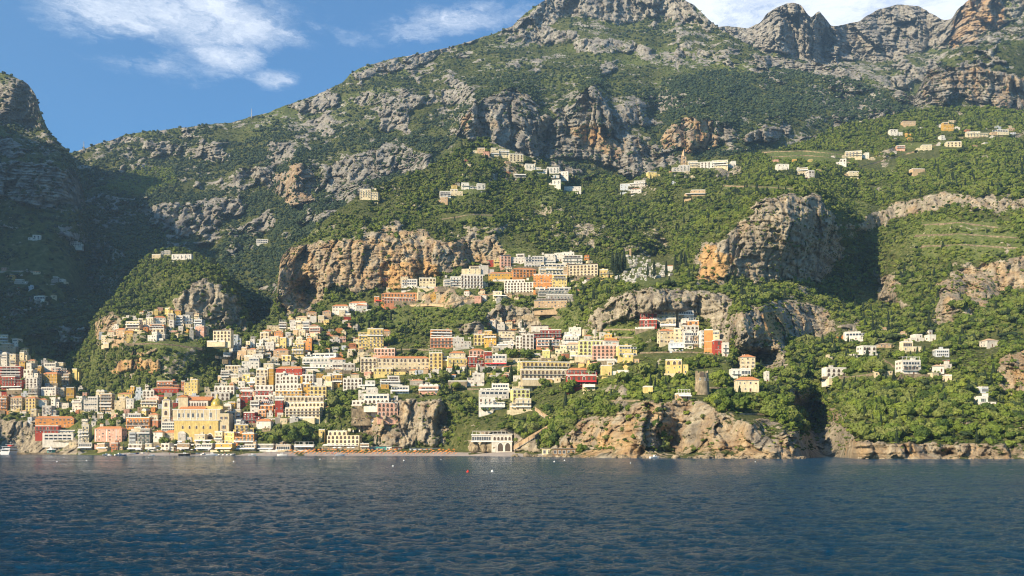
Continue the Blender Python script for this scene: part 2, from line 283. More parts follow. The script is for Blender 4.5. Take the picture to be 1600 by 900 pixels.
FCL = [
 ([(428,400),(460,380),(500,374),(560,374),(600,354),(650,362),(700,376),(740,374),(782,370),(790,398),(778,415),(730,412),(690,430),(650,440),(600,452),(560,458),(520,442),(500,470),(470,492),(444,494),(428,470)],1,.5),
 ([(590,415),(630,408),(680,410),(690,432),(640,445),(590,452)],1,.9), ([(480,395),(560,385),(600,400),(580,430),(500,425)],1,.45),
 ([(1078,402),(1100,385),(1136,372),(1160,345),(1180,320),(1210,307),(1262,303),(1294,318),(1306,360),(1320,402),(1300,412),(1285,442),(1240,436),(1200,440),(1150,436),(1120,446),(1084,440)],1,.3),
 ([(1084,398),(1110,385),(1145,400),(1140,430),(1118,440),(1090,436)],1,.95),
 ([(935,482),(960,462),(1000,453),(1060,450),(1110,455),(1140,470),(1150,520),(1140,545),(1110,505),(1000,490),(965,500),(940,520),(922,505)],1,.15),
 ([(1150,492),(1200,472),(1240,470),(1290,480),(1305,515),(1260,530),(1200,545),(1160,552),(1145,522)],1,.35), ([(1190,490),(1225,488),(1232,525),(1205,530)],1,.95),
 ([(1150,540),(1230,535),(1235,575),(1200,580),(1160,560)],1,.1),
 ([(552,640),(600,628),(690,628),(702,645),(692,695),(640,700),(600,692),(565,672),(552,660)],1,.35), ([(740,690),(745,675),(800,675),(840,690),(850,706),(735,706)],1,.3),
 ([(850,712),(880,688),(905,658),(960,648),(1000,630),(1060,622),(1120,636),(1170,655),(1220,664),(1256,680),(1262,720),(850,720)],1,.42),
 ([(1086,650),(1130,645),(1200,670),(1240,700),(1240,720),(1086,720)],1,.5), ([(870,714),(900,665),(990,655),(995,714)],1,.6),
 ([(1258,720),(1256,650),(1230,612),(1262,606),(1300,640),(1335,665),(1345,720)],1,.1),
 ([(1322,692),(1400,686),(1450,692),(1600,690),(1740,690),(1740,722),(1322,722)],1,.55),
 ([(1558,560),(1600,548),(1740,540),(1740,625),(1600,628),(1562,620),(1552,590)],1,.6),
 ([(1455,505),(1462,440),(1500,420),(1560,408),(1600,396),(1740,380),(1740,440),(1570,455),(1530,482),(1500,470),(1485,505)],1,.45),
 ([(1370,434),(1400,430),(1412,480),(1376,476)],1,.3),
 ([(1330,352),(1390,322),(1450,308),(1500,301),(1600,310),(1740,312),(1740,345),(1500,325),(1400,342),(1350,366)],.9,.3),
 ([(762,482),(800,470),(835,482),(850,520),(800,526),(760,512)],1,.2), ([(716,506),(740,500),(758,512),(752,528),(715,528)],1,.2),
 ([(175,575),(200,562),(255,566),(250,580),(180,582)],1,.7),
 ([(1280,640),(1320,640),(1330,660),(1290,655)],.8,.4), ([(860,345),(900,350),(960,365),(1000,350),(1040,360),(1045,400),(990,395),(900,385),(850,380)],.5,.3),
 ([(640,465),(700,455),(760,468),(730,478),(650,480)],.7,.5), ([(0,655),(60,655),(130,692),(130,712),(-120,712),(-120,655)],1,.05)]
FB = [(900,286,30,22,110),(1045,395,30,34,95),(1010,345,34,40,50),(1340,425,52,60,95),(1372,470,34,40,40),(1265,650,26,42,90),(1180,560,40,22,60),(480,455,18,20,50),(700,655,14,30,22),(850,500,40,40,28),(870,650,26,24,-8),
      (1215,350,95,60,-30),(1030,470,70,30,-30),(600,400,80,40,-20),(1048,692,30,24,12),(1395,455,18,30,-45),(1490,460,24,30,-30),(1474,706,13,11,13),(1002,708,10,9,9),(1245,707,9,10,9),(1540,708,10,8,7),(930,700,16,10,7)]
SF = make_sheet('hillside', -120, 1990, 1.6, 1.6, FC, FCL, 2.6, 11, 4, (24, 3.6), (8, 4.0, 1.8), FB, crag=(60, 30, .34, .75))
# --- left village hill
EC = [
 [(60,640,1150),(100,632,1125),(150,628,1020),(250,625,950),(350,622,950),(400,600,970),(440,580,1000)],
 [(60,610,1170),(100,602,1145),(150,592,1040),(250,592,965),(350,592,970),(400,575,990),(440,560,1010)],
 [(60,580,1190),(100,572,1160),(150,545,1060),(200,542,985),(250,540,980),(320,548,985),(385,558,1000),(440,552,1020)],
 [(60,575,1200),(110,565,1170),(150,532,1080),(180,520,1010),(230,520,1010),(300,525,1010),(350,530,1015),(390,545,1020),(440,548,1030)],
 [(60,572,1210),(110,560,1190),(145,528,1100),(165,508,1040),(200,500,1050),(250,492,1050),(300,496,1050),(330,512,1050),(360,515,1050),(390,530,1040),(440,545,1040)],
 [(60,571,1220),(110,558,1210),(140,528,1170),(155,500,1080),(180,480,1120),(230,450,1130),(265,430,1120),(300,415,1110),(335,420,1100),(365,450,1080),(384,490,1070),(392,528,1070),(440,540,1070)],
 [(60,570,1230),(108,556,1220),(136,526,1180),(150,498,1160),(175,470,1150),(205,430,1230),(230,402,1300),(250,392,1330),(280,388,1340),(305,398,1320),(325,408,1250),(345,418,1180),(370,448,1120),(387,488,1090),(394,526,1080),(440,538,1080)]]
ECL = [([(150,500),(175,492),(192,505),(175,520),(160,528),(152,540),(146,520)],1,.5),
 ([(268,470),(285,450),(310,436),(340,446),(370,470),(384,505),(378,518),(340,512),(310,500),(285,490)],1,.2), ([(170,575),(195,562),(255,566),(250,582),(185,584)],1,.8), ([(205,545),(245,545),(235,556),(205,556)],1,.6)]
SE = make_sheet('village_hill', 60, 440, 1.6, 1.6, EC, ECL, 2.0, 23, 4, (14, 2.6), (8, 3.5, 1.6), [(340,560,30,22,30),(370,500,22,40,20)])
# --- main mountain, from the shaded valley to the crest
BC = [
 [(-400,650,960),(60,645,1110),(340,640,1120),(400,560,1160),(430,520,1180),(500,400,1280),(600,330,1400),(750,262,1530),(900,330,1600),(1050,300,1560),(1300,245,1800),(1720,215,1900)],
 [(-400,520,1120),(100,500,1230),(300,440,1400),(380,430,1420),(430,400,1430),(500,345,1500),(600,296,1540),(720,246,1620),(820,255,1680),(900,272,1720),(970,278,1700),(1050,262,1660),(1160,248,1680),(1300,225,1900),(1440,186,1960),(1720,184,2000)],
 [(-400,380,1450),(150,350,1650),(300,345,1680),(380,330,1700),(450,320,1620),(500,300,1640),(600,262,1700),(700,215,1710),(740,160,1700),(800,148,1720),(840,180,1740),(880,180,1750),(920,142,1740),(960,175,1760),(1030,225,1740),(1060,190,1740),(1120,185,1760),(1160,200,1760),(1220,200,1820),(1300,180,1980),(1440,166,2000),(1500,150,2020),(1720,150,2050)],
 [(-400,320,1900),(150,292,1950),(230,268,1980),(300,250,2000),(450,225,1950),(520,215,1960),(600,165,2000),(700,130,2060),(800,105,2120),(920,100,2150),(1000,100,2200),(1150,112,2200),(1200,118,2180),(1320,128,2140),(1400,148,2080),(1440,140,2030),(1500,80,2060),(1720,50,2100)],
 [(-400,290,2200),(60,262,2180),(115,238,2160),(135,232,2160),(160,223,2160),(200,210,2160),(230,206,2160),(260,203,2170),(330,195,2180),(365,192,2180),(380,187,2190),(420,176,2200),(450,164,2210),(500,146,2220),(535,130,2240),(548,116,2240),(565,106,2260),(600,95,2300),(650,85,2340),(700,74,2380),(760,57,2440),(800,42,2480),(812,30,2500),(835,12,2500),(850,2,2500),(870,-8,2520),(920,-22,2560),(1000,-22,2560),(1060,-6,2520),(1085,10,2500),(1100,24,2480),(1122,45,2440),(1150,60,2400),(1180,76,2360),(1200,86,2330),(1260,98,2300),(1320,105,2250),(1350,115,2200),(1380,133,2160),(1430,152,2080),(1448,112,2080),(1470,95,2090),(1500,72,2120),(1550,52,2150),(1600,28,2200),(1720,0,2250)]]
BCL = [([(718,182),(740,158),(785,146),(812,138),(830,160),(852,180),(880,184),(900,156),(925,134),(950,154),(968,178),(990,205),(1010,228),(1048,226),(1052,266),(985,275),(930,252),(880,246),(820,250),(765,228),(716,212)],1,.45),
 ([(722,185),(740,175),(745,205),(723,208)],1,.8), ([(880,195),(920,188),(975,215),(968,248),(930,235),(900,215)],1,.75),
 ([(1040,205),(1060,190),(1090,182),(1118,190),(1120,225),(1095,242),(1042,228)],1,.85), ([(1120,188),(1150,184),(1160,215),(1125,218)],1,.3), ([(1165,215),(1200,195),(1240,195),(1235,212),(1175,222)],.9,.5),
 ([(800,48),(835,10),(860,-12),(920,-30),(1000,-30),(1070,-10),(1098,28),(1080,36),(1020,30),(980,34),(900,26),(850,38)],1,.05),
 ([(588,170),(610,164),(645,172),(640,205),(600,208)],1,.2), ([(540,150),(600,145),(660,150),(650,168),(560,165)],.7,.1), ([(430,268),(470,258),(500,280),(490,310),(455,325),(432,300)],1,.75),
 ([(500,262),(560,240),(620,232),(680,236),(660,262),(600,280),(520,290),(500,300)],.85,.2), ([(180,262),(190,258),(192,278),(182,280)],1,.6),
 ([(220,330),(250,312),(300,318),(370,305),(385,325),(340,345),(290,350),(280,375),(250,350)],.95,.1), ([(360,360),(420,330),(440,345),(420,365),(370,372)],.9,.2), ([(385,262),(430,258),(428,290),(395,280)],.85,.1),
 ([(1445,120),(1470,105),(1500,100),(1560,112),(1620,120),(1720,120),(1720,175),(1560,170),(1500,150),(1440,168)],.95,.65),
 ([(545,118),(620,92),(640,105),(560,130)],.8,.1),([(460,160),(530,140),(520,165),(465,172)],.7,.1), ([(880,60),(960,62),(1020,72),(1000,84),(900,78)],.7,.1),
 ([(1170,82),(1240,92),(1320,104),(1360,120),(1340,126),(1250,112),(1180,100)],.9,.1),([(1500,20),(1600,20),(1600,60),(1500,75)],.5,.2)]
SB = make_sheet('mountain', -400, 2100, 1.6, 1.6, BC, BCL, 2.6, 37, 4, (55, 10), (30, 13, 5), [(640,200,40,60,-40),(330,300,60,40,60),(700,240,16,40,30),(1000,160,30,60,40),(1430,150,14,30,60),(850,215,16,26,45),(1015,240,16,20,50)], sc=1.9, cliffw=.10, crag=(55, 26, .17, .85))
# --- craggy far peaks
AC = [
 [(1000,190,2500),(1720,190,2400)], [(1000,120,2600),(1180,120,2560),(1300,120,2600),(1440,130,2600),(1720,120,2500)],
 [(1000,40,2800),(1120,70,2780),(1180,80,2700),(1240,85,2680),(1290,95,2760),(1320,90,2860),(1400,80,2860),(1460,90,2760),(1520,70,2650),(1720,60,2600)],
 [(1000,30,2900),(1080,8,2850),(1100,25,2850),(1122,42,2850),(1150,42,2840),(1165,45,2820),(1188,38,2780),(1198,22,2740),(1215,12,2720),(1238,5,2720),(1252,9,2720),(1266,28,2740),(1280,18,2740),(1288,28,2760),(1300,42,2850),(1320,38,2950),(1345,32,2980),(1370,16,2990),(1400,9,3000),(1435,10,2980),(1452,21,2960),(1475,32,2900),(1488,30,2850),(1498,14,2780),(1520,-4,2740),(1545,-15,2720),(1600,-40,2720),(1720,-60,2740)]]
ACL = [([(1185,75),(1190,30),(1240,0),(1290,10),(1300,60),(1290,92),(1230,80)],1,.25), ([(1300,90),(1300,30),(1400,0),(1470,20),(1480,60),(1400,95),(1330,95)],1,.15), ([(1345,85),(1400,60),(1395,85)],1,.5),
 ([(1488,35),(1510,-10),(1560,-25),(1568,30),(1535,60),(1480,75)],1,.85), ([(1090,45),(1180,40),(1185,90),(1120,90)],.7,.1), ([(1570,-30),(1720,-70),(1720,20),(1580,30)],.6,.1)]
SA = make_sheet('far_peaks', 1000, 2000, 1.6, 1.6, AC, ACL, 3.2, 51, 3, (60, 14), (45, 20, 7), [(1285,70,18,40,120),(1215,50,14,40,-60),(1450,70,14,30,60)], sc=2.3, cliffw=.12, crag=(60, 22, .0, .8))
# --- left cliff mountain
CC = [
 [(-900,660,1010),(-400,660,1010),(0,660,1130),(100,650,1160),(140,645,1230),(170,640,1400)],
 [(-900,520,1150),(0,470,1290),(100,470,1300),(140,520,1380),(170,600,1500)],
 [(-900,400,1330),(-200,320,1440),(0,312,1440),(60,322,1440),(110,330,1460),(140,400,1500),(170,560,1560)],
 [(-900,200,1480),(-200,240,1480),(0,248,1500),(60,262,1500),(110,275,1500),(132,330,1540),(170,550,1600)],
 [(-900,80,1560),(-200,180,1600),(-30,205,1610),(20,215,1620),(60,225,1610),(100,245,1560),(134,325,1600),(170,545,1640)],
 [(-900,-420,1800),(-500,-180,1850),(-200,30,1800),(-80,90,1780),(0,113,1760),(20,119,1750),(42,130,1740),(56,146,1730),(62,172,1710),(76,205,1680),(92,224,1660),(108,238,1640),(118,256,1620),(127,285,1600),(133,318,1600),(150,420,1620),(170,540,1660)]]
CCL = [([(-900,300),(-200,262),(0,248),(40,256),(90,262),(118,262),(132,300),(130,325),(90,325),(0,312),(-200,320),(-900,420)],1,.25),
 ([(-200,200),(0,215),(0,160),(20,130),(50,140),(62,160),(60,200),(40,212),(30,190),(0,190)],1,.15), ([(-900,0),(-200,60),(0,112),(0,150),(-200,140),(-900,150)],.8,.1)]
SC = make_sheet('west_mountain', -900, 170, 2.0, 1.8, CC, CCL, 2.5, 63, 4, (35, 8), (26, 11, 5), sc=1.7, cliffw=.1, crag=(55, 30, .22, .8))

FIELDS = [[(1190,243),(1250,236),(1330,240),(1335,258),(1270,264),(1200,256)], [(1400,345),(1470,340),(1560,346),(1600,352),(1600,400),(1510,408),(1440,396)], [(640,455),(760,470),(750,500),(650,492)], [(905,512),(1000,508),(1000,545),(905,550)], [(935,604),(1080,598),(1085,624),(940,622)], [(1100,286),(1250,292),(1240,300),(1110,296)], [(760,575),(840,572),(840,596),(765,596)], [(860,285),(960,300),(950,330),(840,318)]]
def rockF(S):
    n = fbm(S.X/45, S.D/45, S.Z/45, 5, 70, .6)
    sl = np.abs(np.gradient(S.Z, axis=0))/np.maximum(np.abs(np.gradient(S.D, axis=0)), .2)
    steep = bl2(np.clip((sl-1.6)/3, 0, 1), 1)
    n2 = fbm(S.X/14, S.D/20, S.Z/7, 4, 75, .6); led = sstep(.9, .35, bl2(np.clip(sl, 0, 4), 0, 1))
    return np.clip(S.cm*(.90+.5*n+.45*n2)-.22*led*S.cm+.34*sstep(-.02, .42, n+.3*n2)+.30*steep*(1-S.cm)+.04, 0, 1)
def grassF(S):
    g = sstep(-.1, .4, fbm(S.X/70, S.D/70, S.Z/50, 4, 81)); q = np.zeros(g.shape, bool)
    for pl in FIELDS: q |= inpoly(S.wu, S.wv, pl)
    return np.where(q, 1.0, g*.8)
def rockB(S):
    n = fbm(S.X/120, S.D/160, S.Z/90, 6, 71, .65); n2 = fbm(S.X/30, S.D/40, S.Z/16, 5, 72, .7)
    alt = sstep(330, 900, S.Z)
    low = sstep(0, 1, .5-alt)*.15
    return np.clip(S.cm*(.92+.3*n+.45*n2)+(.40+.14*alt)*sstep(-.12, .34, n+.75*n2)*(1-.5*S.cm)+.20*alt*sstep(-.1, .5, n2)-low, 0, 1)
def grassB(S):
    g = sstep(-.2, .5, fbm(S.X/140, S.D/160, S.Z/60, 4, 82)); alt = sstep(500, 1000, S.Z); return np.clip(g*(.25+.75*alt), 0, 1)

# unseen headland added left of the view, ridge shaped to shade the valley
def west_ridge():
    xs = np.linspace(-2300, -560, 130); ys = np.linspace(-100, 1500, 130); X, Y = np.meshgrid(xs, ys)
    cx = np.interp(Y, [-100, 200, 500, 900, 1300, 1500], [-900, -930, -1000, -1180, -1420, -1560])
    hh = np.interp(Y, [-50, 100, 200, 300, 450, 650, 820, 1000, 1500], [-20, 110, 190, 235, 300, 390, 690, 860, 1000])*RIDGE
    Z = hh*np.exp(-((X-cx)/np.where(X > cx, 230, 420))**2)+fbm(X/140, Y/140, .3, 5, 90)*40-12
    P = np.stack([X, Y, Z], -1); at = np.stack([sstep(.1, .4, fbm(X/90, Y/90, .5, 4, 91)), 0*X, 0*X+.3, 0*X+1], -1)
    o = grid_mesh('west_shade_headland', P, TM, at); o['kind'] = 'structure'
RIDGE = 1.0
# ================================================================== houses: photo columns/rows of each front (left, top, right, foot), wall colour, features
# features: t/T tiled roof, a arches on top floor, A arches on every floor, b balconies, w/o/R/y awning, v vaulted roof, g glazed front,
#           x set-back top floor, n no windows, p roof pergola, c chimney, k brown shutters, d dark flat roof
TOWN = [  # narrow blank ochre block in the lower town paints a neighbour's shaded side
('on the far left hillside', 'F', '''
0 524 19 537 cream b;0 537 31 550 tan x;19 530 32 543 white g;0 553 17 573 white vg;15 554 30 575 cream -;30 551 46 563 cream p;30 563 44 577 ochre t;43 561 61 575 cream t
0 573 38 591 red b;0 589 40 608 red bw;41 568 54 579 white -;54 572 70 583 ochre x;68 568 91 582 white g;90 567 104 577 cream -;80 575 110 590 pink g;64 581 94 600 ochre t
93 585 114 603 tan b;36 578 64 592 white a;40 591 65 607 white A;112 577 127 590 yellow n;104 606 122 622 ochre -;91 607 106 620 cream -;64 606 92 618 white g;44 607 64 619 grey b
0 617 17 642 orange tb;16 618 40 642 cream tb;39 619 61 642 yellow tA;60 622 80 636 white t;79 624 96 637 white -;66 635 95 650 white b;48 640 68 651 cream -'''),
('behind the west end of the beach', 'F', '''
112 620 132 642 white x;130 621 158 643 white g;156 616 180 645 tan b;178 621 199 641 cream x;150 612 168 622 cream v;197 624 214 638 white -;184 613 212 622 yellow t;198 604 213 614 ochre x
212 606 231 621 blue x;223 611 245 624 white A;244 596 284 607 terracotta b;240 604 284 614 red t;283 596 292 612 terracotta -;288 593 313 617 yellow x;228 621 252 630 pink -;220 626 250 636 cream b
221 642 233 650 yellow v;200 647 226 654 white g;195 653 238 671 orange b;232 645 250 656 cream t;237 657 251 668 terracotta -;122 665 147 692 cream b;145 666 196 690 pink tmk;200 668 224 690 cream x
202 676 217 693 blue g;214 671 240 696 grey b;239 672 258 692 white t;252 660 279 674 white g;256 672 280 688 cream t;57 650 121 668 orange tk;56 666 122 678 red ba;67 678 122 688 white g
278 678 304 694 white wv;304 680 336 694 cream w'''),
('facing the beach at ground level', 'F', '''
122 693 150 703 grey gw;151 694 173 703 tan w;174 693 197 703 terracotta -;199 695 226 704 grey Aw;227 694 250 704 cream w;251 694 276 704 white a;277 694 304 704 tan w;305 694 335 704 grey gw;336 694 366 704 ochre w;369 695 402 704 tan gw
403 695 430 704 grey w;431 696 458 704 tan g;460 696 496 704 grey w;563 694 580 703 tan -'''),
('beside the domed church', 'F', '''
335 675 351 692 cream k;350 676 368 694 yellow k;367 664 402 680 yellow bw;366 678 401 694 orange bw;354 644 372 659 cream a;366 657 384 672 white g;343 654 359 672 yellow k;400 654 425 670 white t
348 634 364 645 white v;356 629 372 642 ochre -;370 626 378 641 white v;358 641 381 654 cream wk;380 645 409 662 darkred b;391 627 409 650 white k;404 641 418 651 orange a'''),
('in the crowded lower town', 'F', '''
334 604 369 616 white A;330 614 366 626 white A;372 597 387 606 white -;372 585 394 597 yellow b;345 580 363 593 white b;361 590 376 600 cream -;352 572 379 585 cream a;340 588 352 598 tan -
376 606 400 615 terracotta b;378 612 399 622 red A;377 620 399 629 red A;399 603 430 613 white A;398 611 430 620 red A;398 619 430 628 white A;429 601 473 613 white A;429 611 474 622 ochre A
429 620 447 629 white g;408 626 431 636 red g;407 634 431 644 orange A;430 626 449 646 red k;446 620 509 633 cream A;446 630 508 640 cream A;444 638 502 652 cream Ab;400 578 421 592 cream A
399 589 421 604 cream A;420 576 431 604 ochre n;386 591 401 603 white w;372 576 402 588 white b;378 559 409 576 white gx;430 584 446 604 white A;440 588 467 604 white A;464 588 474 603 ochre k
430 572 474 586 red t;404 569 432 580 cream w;472 586 492 603 white Aw;489 592 506 604 white n;474 600 494 622 ochre a;484 604 514 622 yellow A;500 597 520 614 cream x;505 588 520 600 yellow -
519 586 537 602 ochre a;504 584 534 592 white w;536 592 568 608 white A;548 582 566 596 cream t;470 620 500 628 orange w'''),
('on the slope above the lower town', 'F', '''
474 553 527 562 white gw;472 560 520 570 white bw;470 569 524 578 white bw;514 558 544 572 white t;508 569 542 578 white bx;537 569 564 580 white a;563 560 591 582 cream Ab;590 556 673 578 cream ta
584 576 636 586 yellow a;560 514 602 546 yellow bk;584 514 612 530 tan t;584 545 618 556 pink A;456 537 477 558 yellow bk;474 528 490 548 orange x;448 530 463 541 white -;437 528 449 543 yellow k
461 527 480 541 cream x;411 527 437 539 cream b;406 520 422 530 cream A;410 514 431 525 yellow t;428 516 444 529 orange t;400 531 413 541 white x;391 531 402 542 white -;384 534 393 542 cream -
414 536 431 548 white k;400 541 417 554 cream b;427 544 453 562 tan t;418 560 440 569 cream b;357 540 373 552 blue g;370 543 387 557 tan x;349 552 365 560 blue g;364 524 381 534 blue -
332 517 363 533 cream dA;386 543 402 556 cream t;396 554 416 560 white -;440 556 458 566 yellow A'''),
('among the stacked houses below the cliff', 'F', '''
436 504 451 517 cream b;449 505 465 516 white k;463 503 474 515 cream x;473 503 485 517 white g;484 506 502 516 cream t;483 512 501 522 pink b;462 493 481 502 cream T;478 495 498 504 white n
479 486 497 494 tan t;452 515 466 526 tan x;466 516 484 526 cream b;497 494 508 504 cream -;519 475 546 491 white t;545 470 574 485 white t;530 485 548 494 cream -;504 484 520 496 tan t
490 520 500 530 cream x;446 520 458 530 white -'''),
('along the middle road', 'F', '''
670 552 692 579 yellow kA;691 558 703 575 yellow a;702 548 728 562 cream t;700 560 733 573 yellow b;733 544 758 560 pink tA;731 558 756 573 red b;757 550 770 564 red k;757 555 792 573 white gR
673 516 709 530 orange b;672 528 712 543 terracotta bA;708 528 738 543 white x;740 523 765 540 yellow A;756 517 777 538 ochre x;779 518 804 536 cream dk;776 534 803 542 white w;804 526 818 546 white A
815 523 834 547 white A;829 510 867 520 white d;832 516 877 532 darkred b;836 530 877 546 terracotta gb;876 532 892 543 white -;880 513 908 528 white w;880 526 905 540 white bw;866 540 886 552 cream x
884 534 906 550 cream bT;846 548 868 561 lime -;903 533 944 556 lime aA;940 528 968 545 white t;944 522 964 533 ochre x;925 540 965 562 pink A;962 541 996 556 yellow g;973 554 999 567 yellow -
890 550 926 560 cream w'''),
('below the middle road', 'F', '''
812 566 892 580 yellow Ab;812 578 890 592 cream Ab;808 566 826 586 lime k;810 583 839 602 cream a;800 598 832 612 cream b;797 609 828 626 lime A;796 624 830 642 cream b;885 574 933 589 red tA
884 587 932 602 red RA;938 572 963 586 yellow k;963 580 982 588 yellow w;910 602 930 610 cream w;750 600 798 613 white gx;749 611 797 624 white g;748 622 790 640 white bw;730 584 757 601 white k
594 588 628 602 white x;610 604 642 615 white gw;654 604 686 616 pink v;640 592 662 602 grey t;560 608 594 622 white x;568 617 609 631 white gA;549 627 590 636 white A;590 630 626 650 pink A
549 634 592 652 stone n;498 672 512 692 yellow k;510 674 563 699 cream Akx;700 596 730 606 stone n;560 596 590 606 white w'''),
('in the red and orange cluster under the grey cliff', 'F', '''
998 490 1026 502 red A;999 500 1026 512 red A;1024 486 1056 498 cream b;1030 498 1056 513 cream bw;1055 486 1084 499 white gb;1056 499 1077 511 white b;1074 502 1092 513 orange A;1062 510 1092 520 white A
1026 513 1054 537 cream tk;1052 514 1070 537 cream k;1066 519 1091 544 white gb;1089 518 1105 543 white b;1100 516 1114 551 orange n;1108 518 1124 534 cream g;1112 532 1128 554 red a;1126 537 1139 557 white b
1044 536 1068 547 blue w'''),
('on the terraced gardens by the round tower', 'F', '''
1040 563 1075 585 yellow a;1054 616 1080 625 tan w;1152 553 1180 576 cream t;1139 578 1158 591 white b;1155 577 1173 587 white g;1147 588 1186 612 cream t;1194 582 1202 598 white -;1004 605 1020 614 yellow n'''),
('in the woods of the right headland', 'F', '''
1316 516 1355 532 white g;1335 538 1372 554 white a;1366 533 1394 543 tan T;1412 520 1446 533 white x;1444 522 1464 533 white -;1402 530 1442 549 cream bx;1456 544 1484 557 blue g;1395 558 1442 586 white bg
1450 565 1476 581 white T;1470 585 1488 596 cream x;1280 572 1326 589 white A;1528 524 1562 542 white T;1525 604 1546 614 blue g;1514 616 1559 636 white xb'''),
('at the foot of the orange overhang', 'F', '''
596 456 656 472 orange tA;600 466 650 474 terracotta A;627 437 653 450 white g;655 435 683 449 cream a;693 433 724 449 white b;720 430 756 450 white Ab;721 416 752 432 cream dx;748 416 774 430 white n
763 424 802 438 ochre t;585 464 600 474 orange R;556 474 576 488 white t'''),
('in the upper row under the scrubby hill', 'F', '''
782 400 800 418 pink dA;797 397 820 411 white x;819 401 850 418 white g;840 397 868 413 white x;864 396 882 408 white -;878 394 910 413 white bx;799 418 838 433 orange tA;798 429 816 438 red R
841 413 884 430 cream gb;880 414 897 430 tan d;888 414 934 432 cream dA;936 422 958 433 yellow b;833 429 864 450 orange k;862 430 886 450 yellow pk;786 437 842 458 white xA;840 450 892 463 grey gb
838 461 896 472 grey b;834 470 886 481 tan d;770 456 792 466 cream w'''),
]
SPUR = [('on the spur village', 'E', '''
257 482 272 493 yellow k;271 483 288 494 ochre t;240 493 264 506 white t;262 491 277 512 cream k;275 494 289 507 white b;286 493 306 506 white b;303 500 319 514 blue b;305 510 322 526 pink k;318 511 327 524 cream -
196 503 222 517 cream b;210 498 228 508 cream x;222 497 242 509 cream b;234 507 262 519 orange b;238 514 260 525 cream A;230 519 248 533 white x;168 516 184 526 cream t;180 512 198 527 tan t
158 525 176 536 cream -;196 514 214 523 ochre t;264 501 276 513 white k;296 512 306 530 grey x;246 523 262 530 grey -;174 524 190 534 tan x''')]
HIGH = [('in the upper village under the high cliffs', 'F', '''
767 226 781 244 cream x;779 230 797 246 cream b;738 229 758 239 tan -;794 237 818 252 cream A;819 254 846 265 white b;842 258 874 271 white b;866 266 888 276 white -;856 279 876 289 white b
881 290 908 298 white -;803 271 822 277 grey w;687 296 706 309 white b;703 292 724 305 cream x;721 283 742 295 white b;738 284 760 296 white b;684 305 700 316 tan -;562 296 592 312 cream b'''),
('by the hilltop church', 'F', '''
969 284 990 297 blue -;984 280 1008 291 white b;986 290 1002 301 white t;1009 267 1032 275 yellow -;1049 255 1078 268 white b;1074 248 1100 262 cream b;1094 250 1116 262 white A;1112 247 1137 262 cream b
1069 294 1102 306 tan w;1140 250 1150 258 white -'''),
('on the terraced slope at upper right', 'F', '''
1211 254 1233 265 white -;1244 263 1262 273 cream -;1258 267 1273 278 white a;1320 233 1346 246 cream b;1306 246 1322 257 white a;1344 236 1358 247 white -;1387 200 1411 211 white a;1407 187 1431 196 tan d
1470 186 1490 204 ochre x;1508 203 1544 214 cream b;1544 200 1577 210 cream g;1399 225 1414 235 pink -;1430 224 1456 234 cream -;1465 210 1479 218 white -;1476 219 1502 229 cream A;1419 262 1446 269 tan -
1317 266 1342 274 cream -'''),
('on the shaded slope at far left', 'C', '''
44 365 68 375 white a;110 376 132 384 white g;80 430 96 441 grey b;92 434 106 443 white -;53 461 74 468 white g;22 434 48 443 grey x'''),
('on the knoll in the side valley', 'E', '''
251 390 270 398 cream g;268 395 302 405 white b;237 396 254 403 cream -'''),
('by the bend of the mountain road', 'B', '''
401 372 422 380 white g''')]
SHEETS = dict(F=SF, E=SE, B=SB, C=SC)
HOUSES = []
for grp in (TOWN, SPUR, HIGH):
    for place, sh, txt in grp:
        for ent in txt.replace('\n', ';').split(';'):
            ent = ent.strip()
            if not ent: continue
            a, b, c, d, col, st = ent.split(); a, b, c, d = map(float, (a, b, c, d))
            if 'headland' in place: b += (d-b)*.22; m_ = (a+c)/2; a = m_+(a-m_)*.9; c = m_+(c-m_)*.9
            HOUSES.append(dict(u0=a, v0=b, u1=c, v1=d, col=col, st=st, place=place, sh=sh))
for h in HOUSES:
    S = SHEETS[h['sh']]; uc = (h['u0']+h['u1'])/2
    ds = [depth_at(S, u, h['v1']+1) for u in np.linspace(h['u0'], h['u1'], 5)]
    h['D'] = sorted(ds)[1]
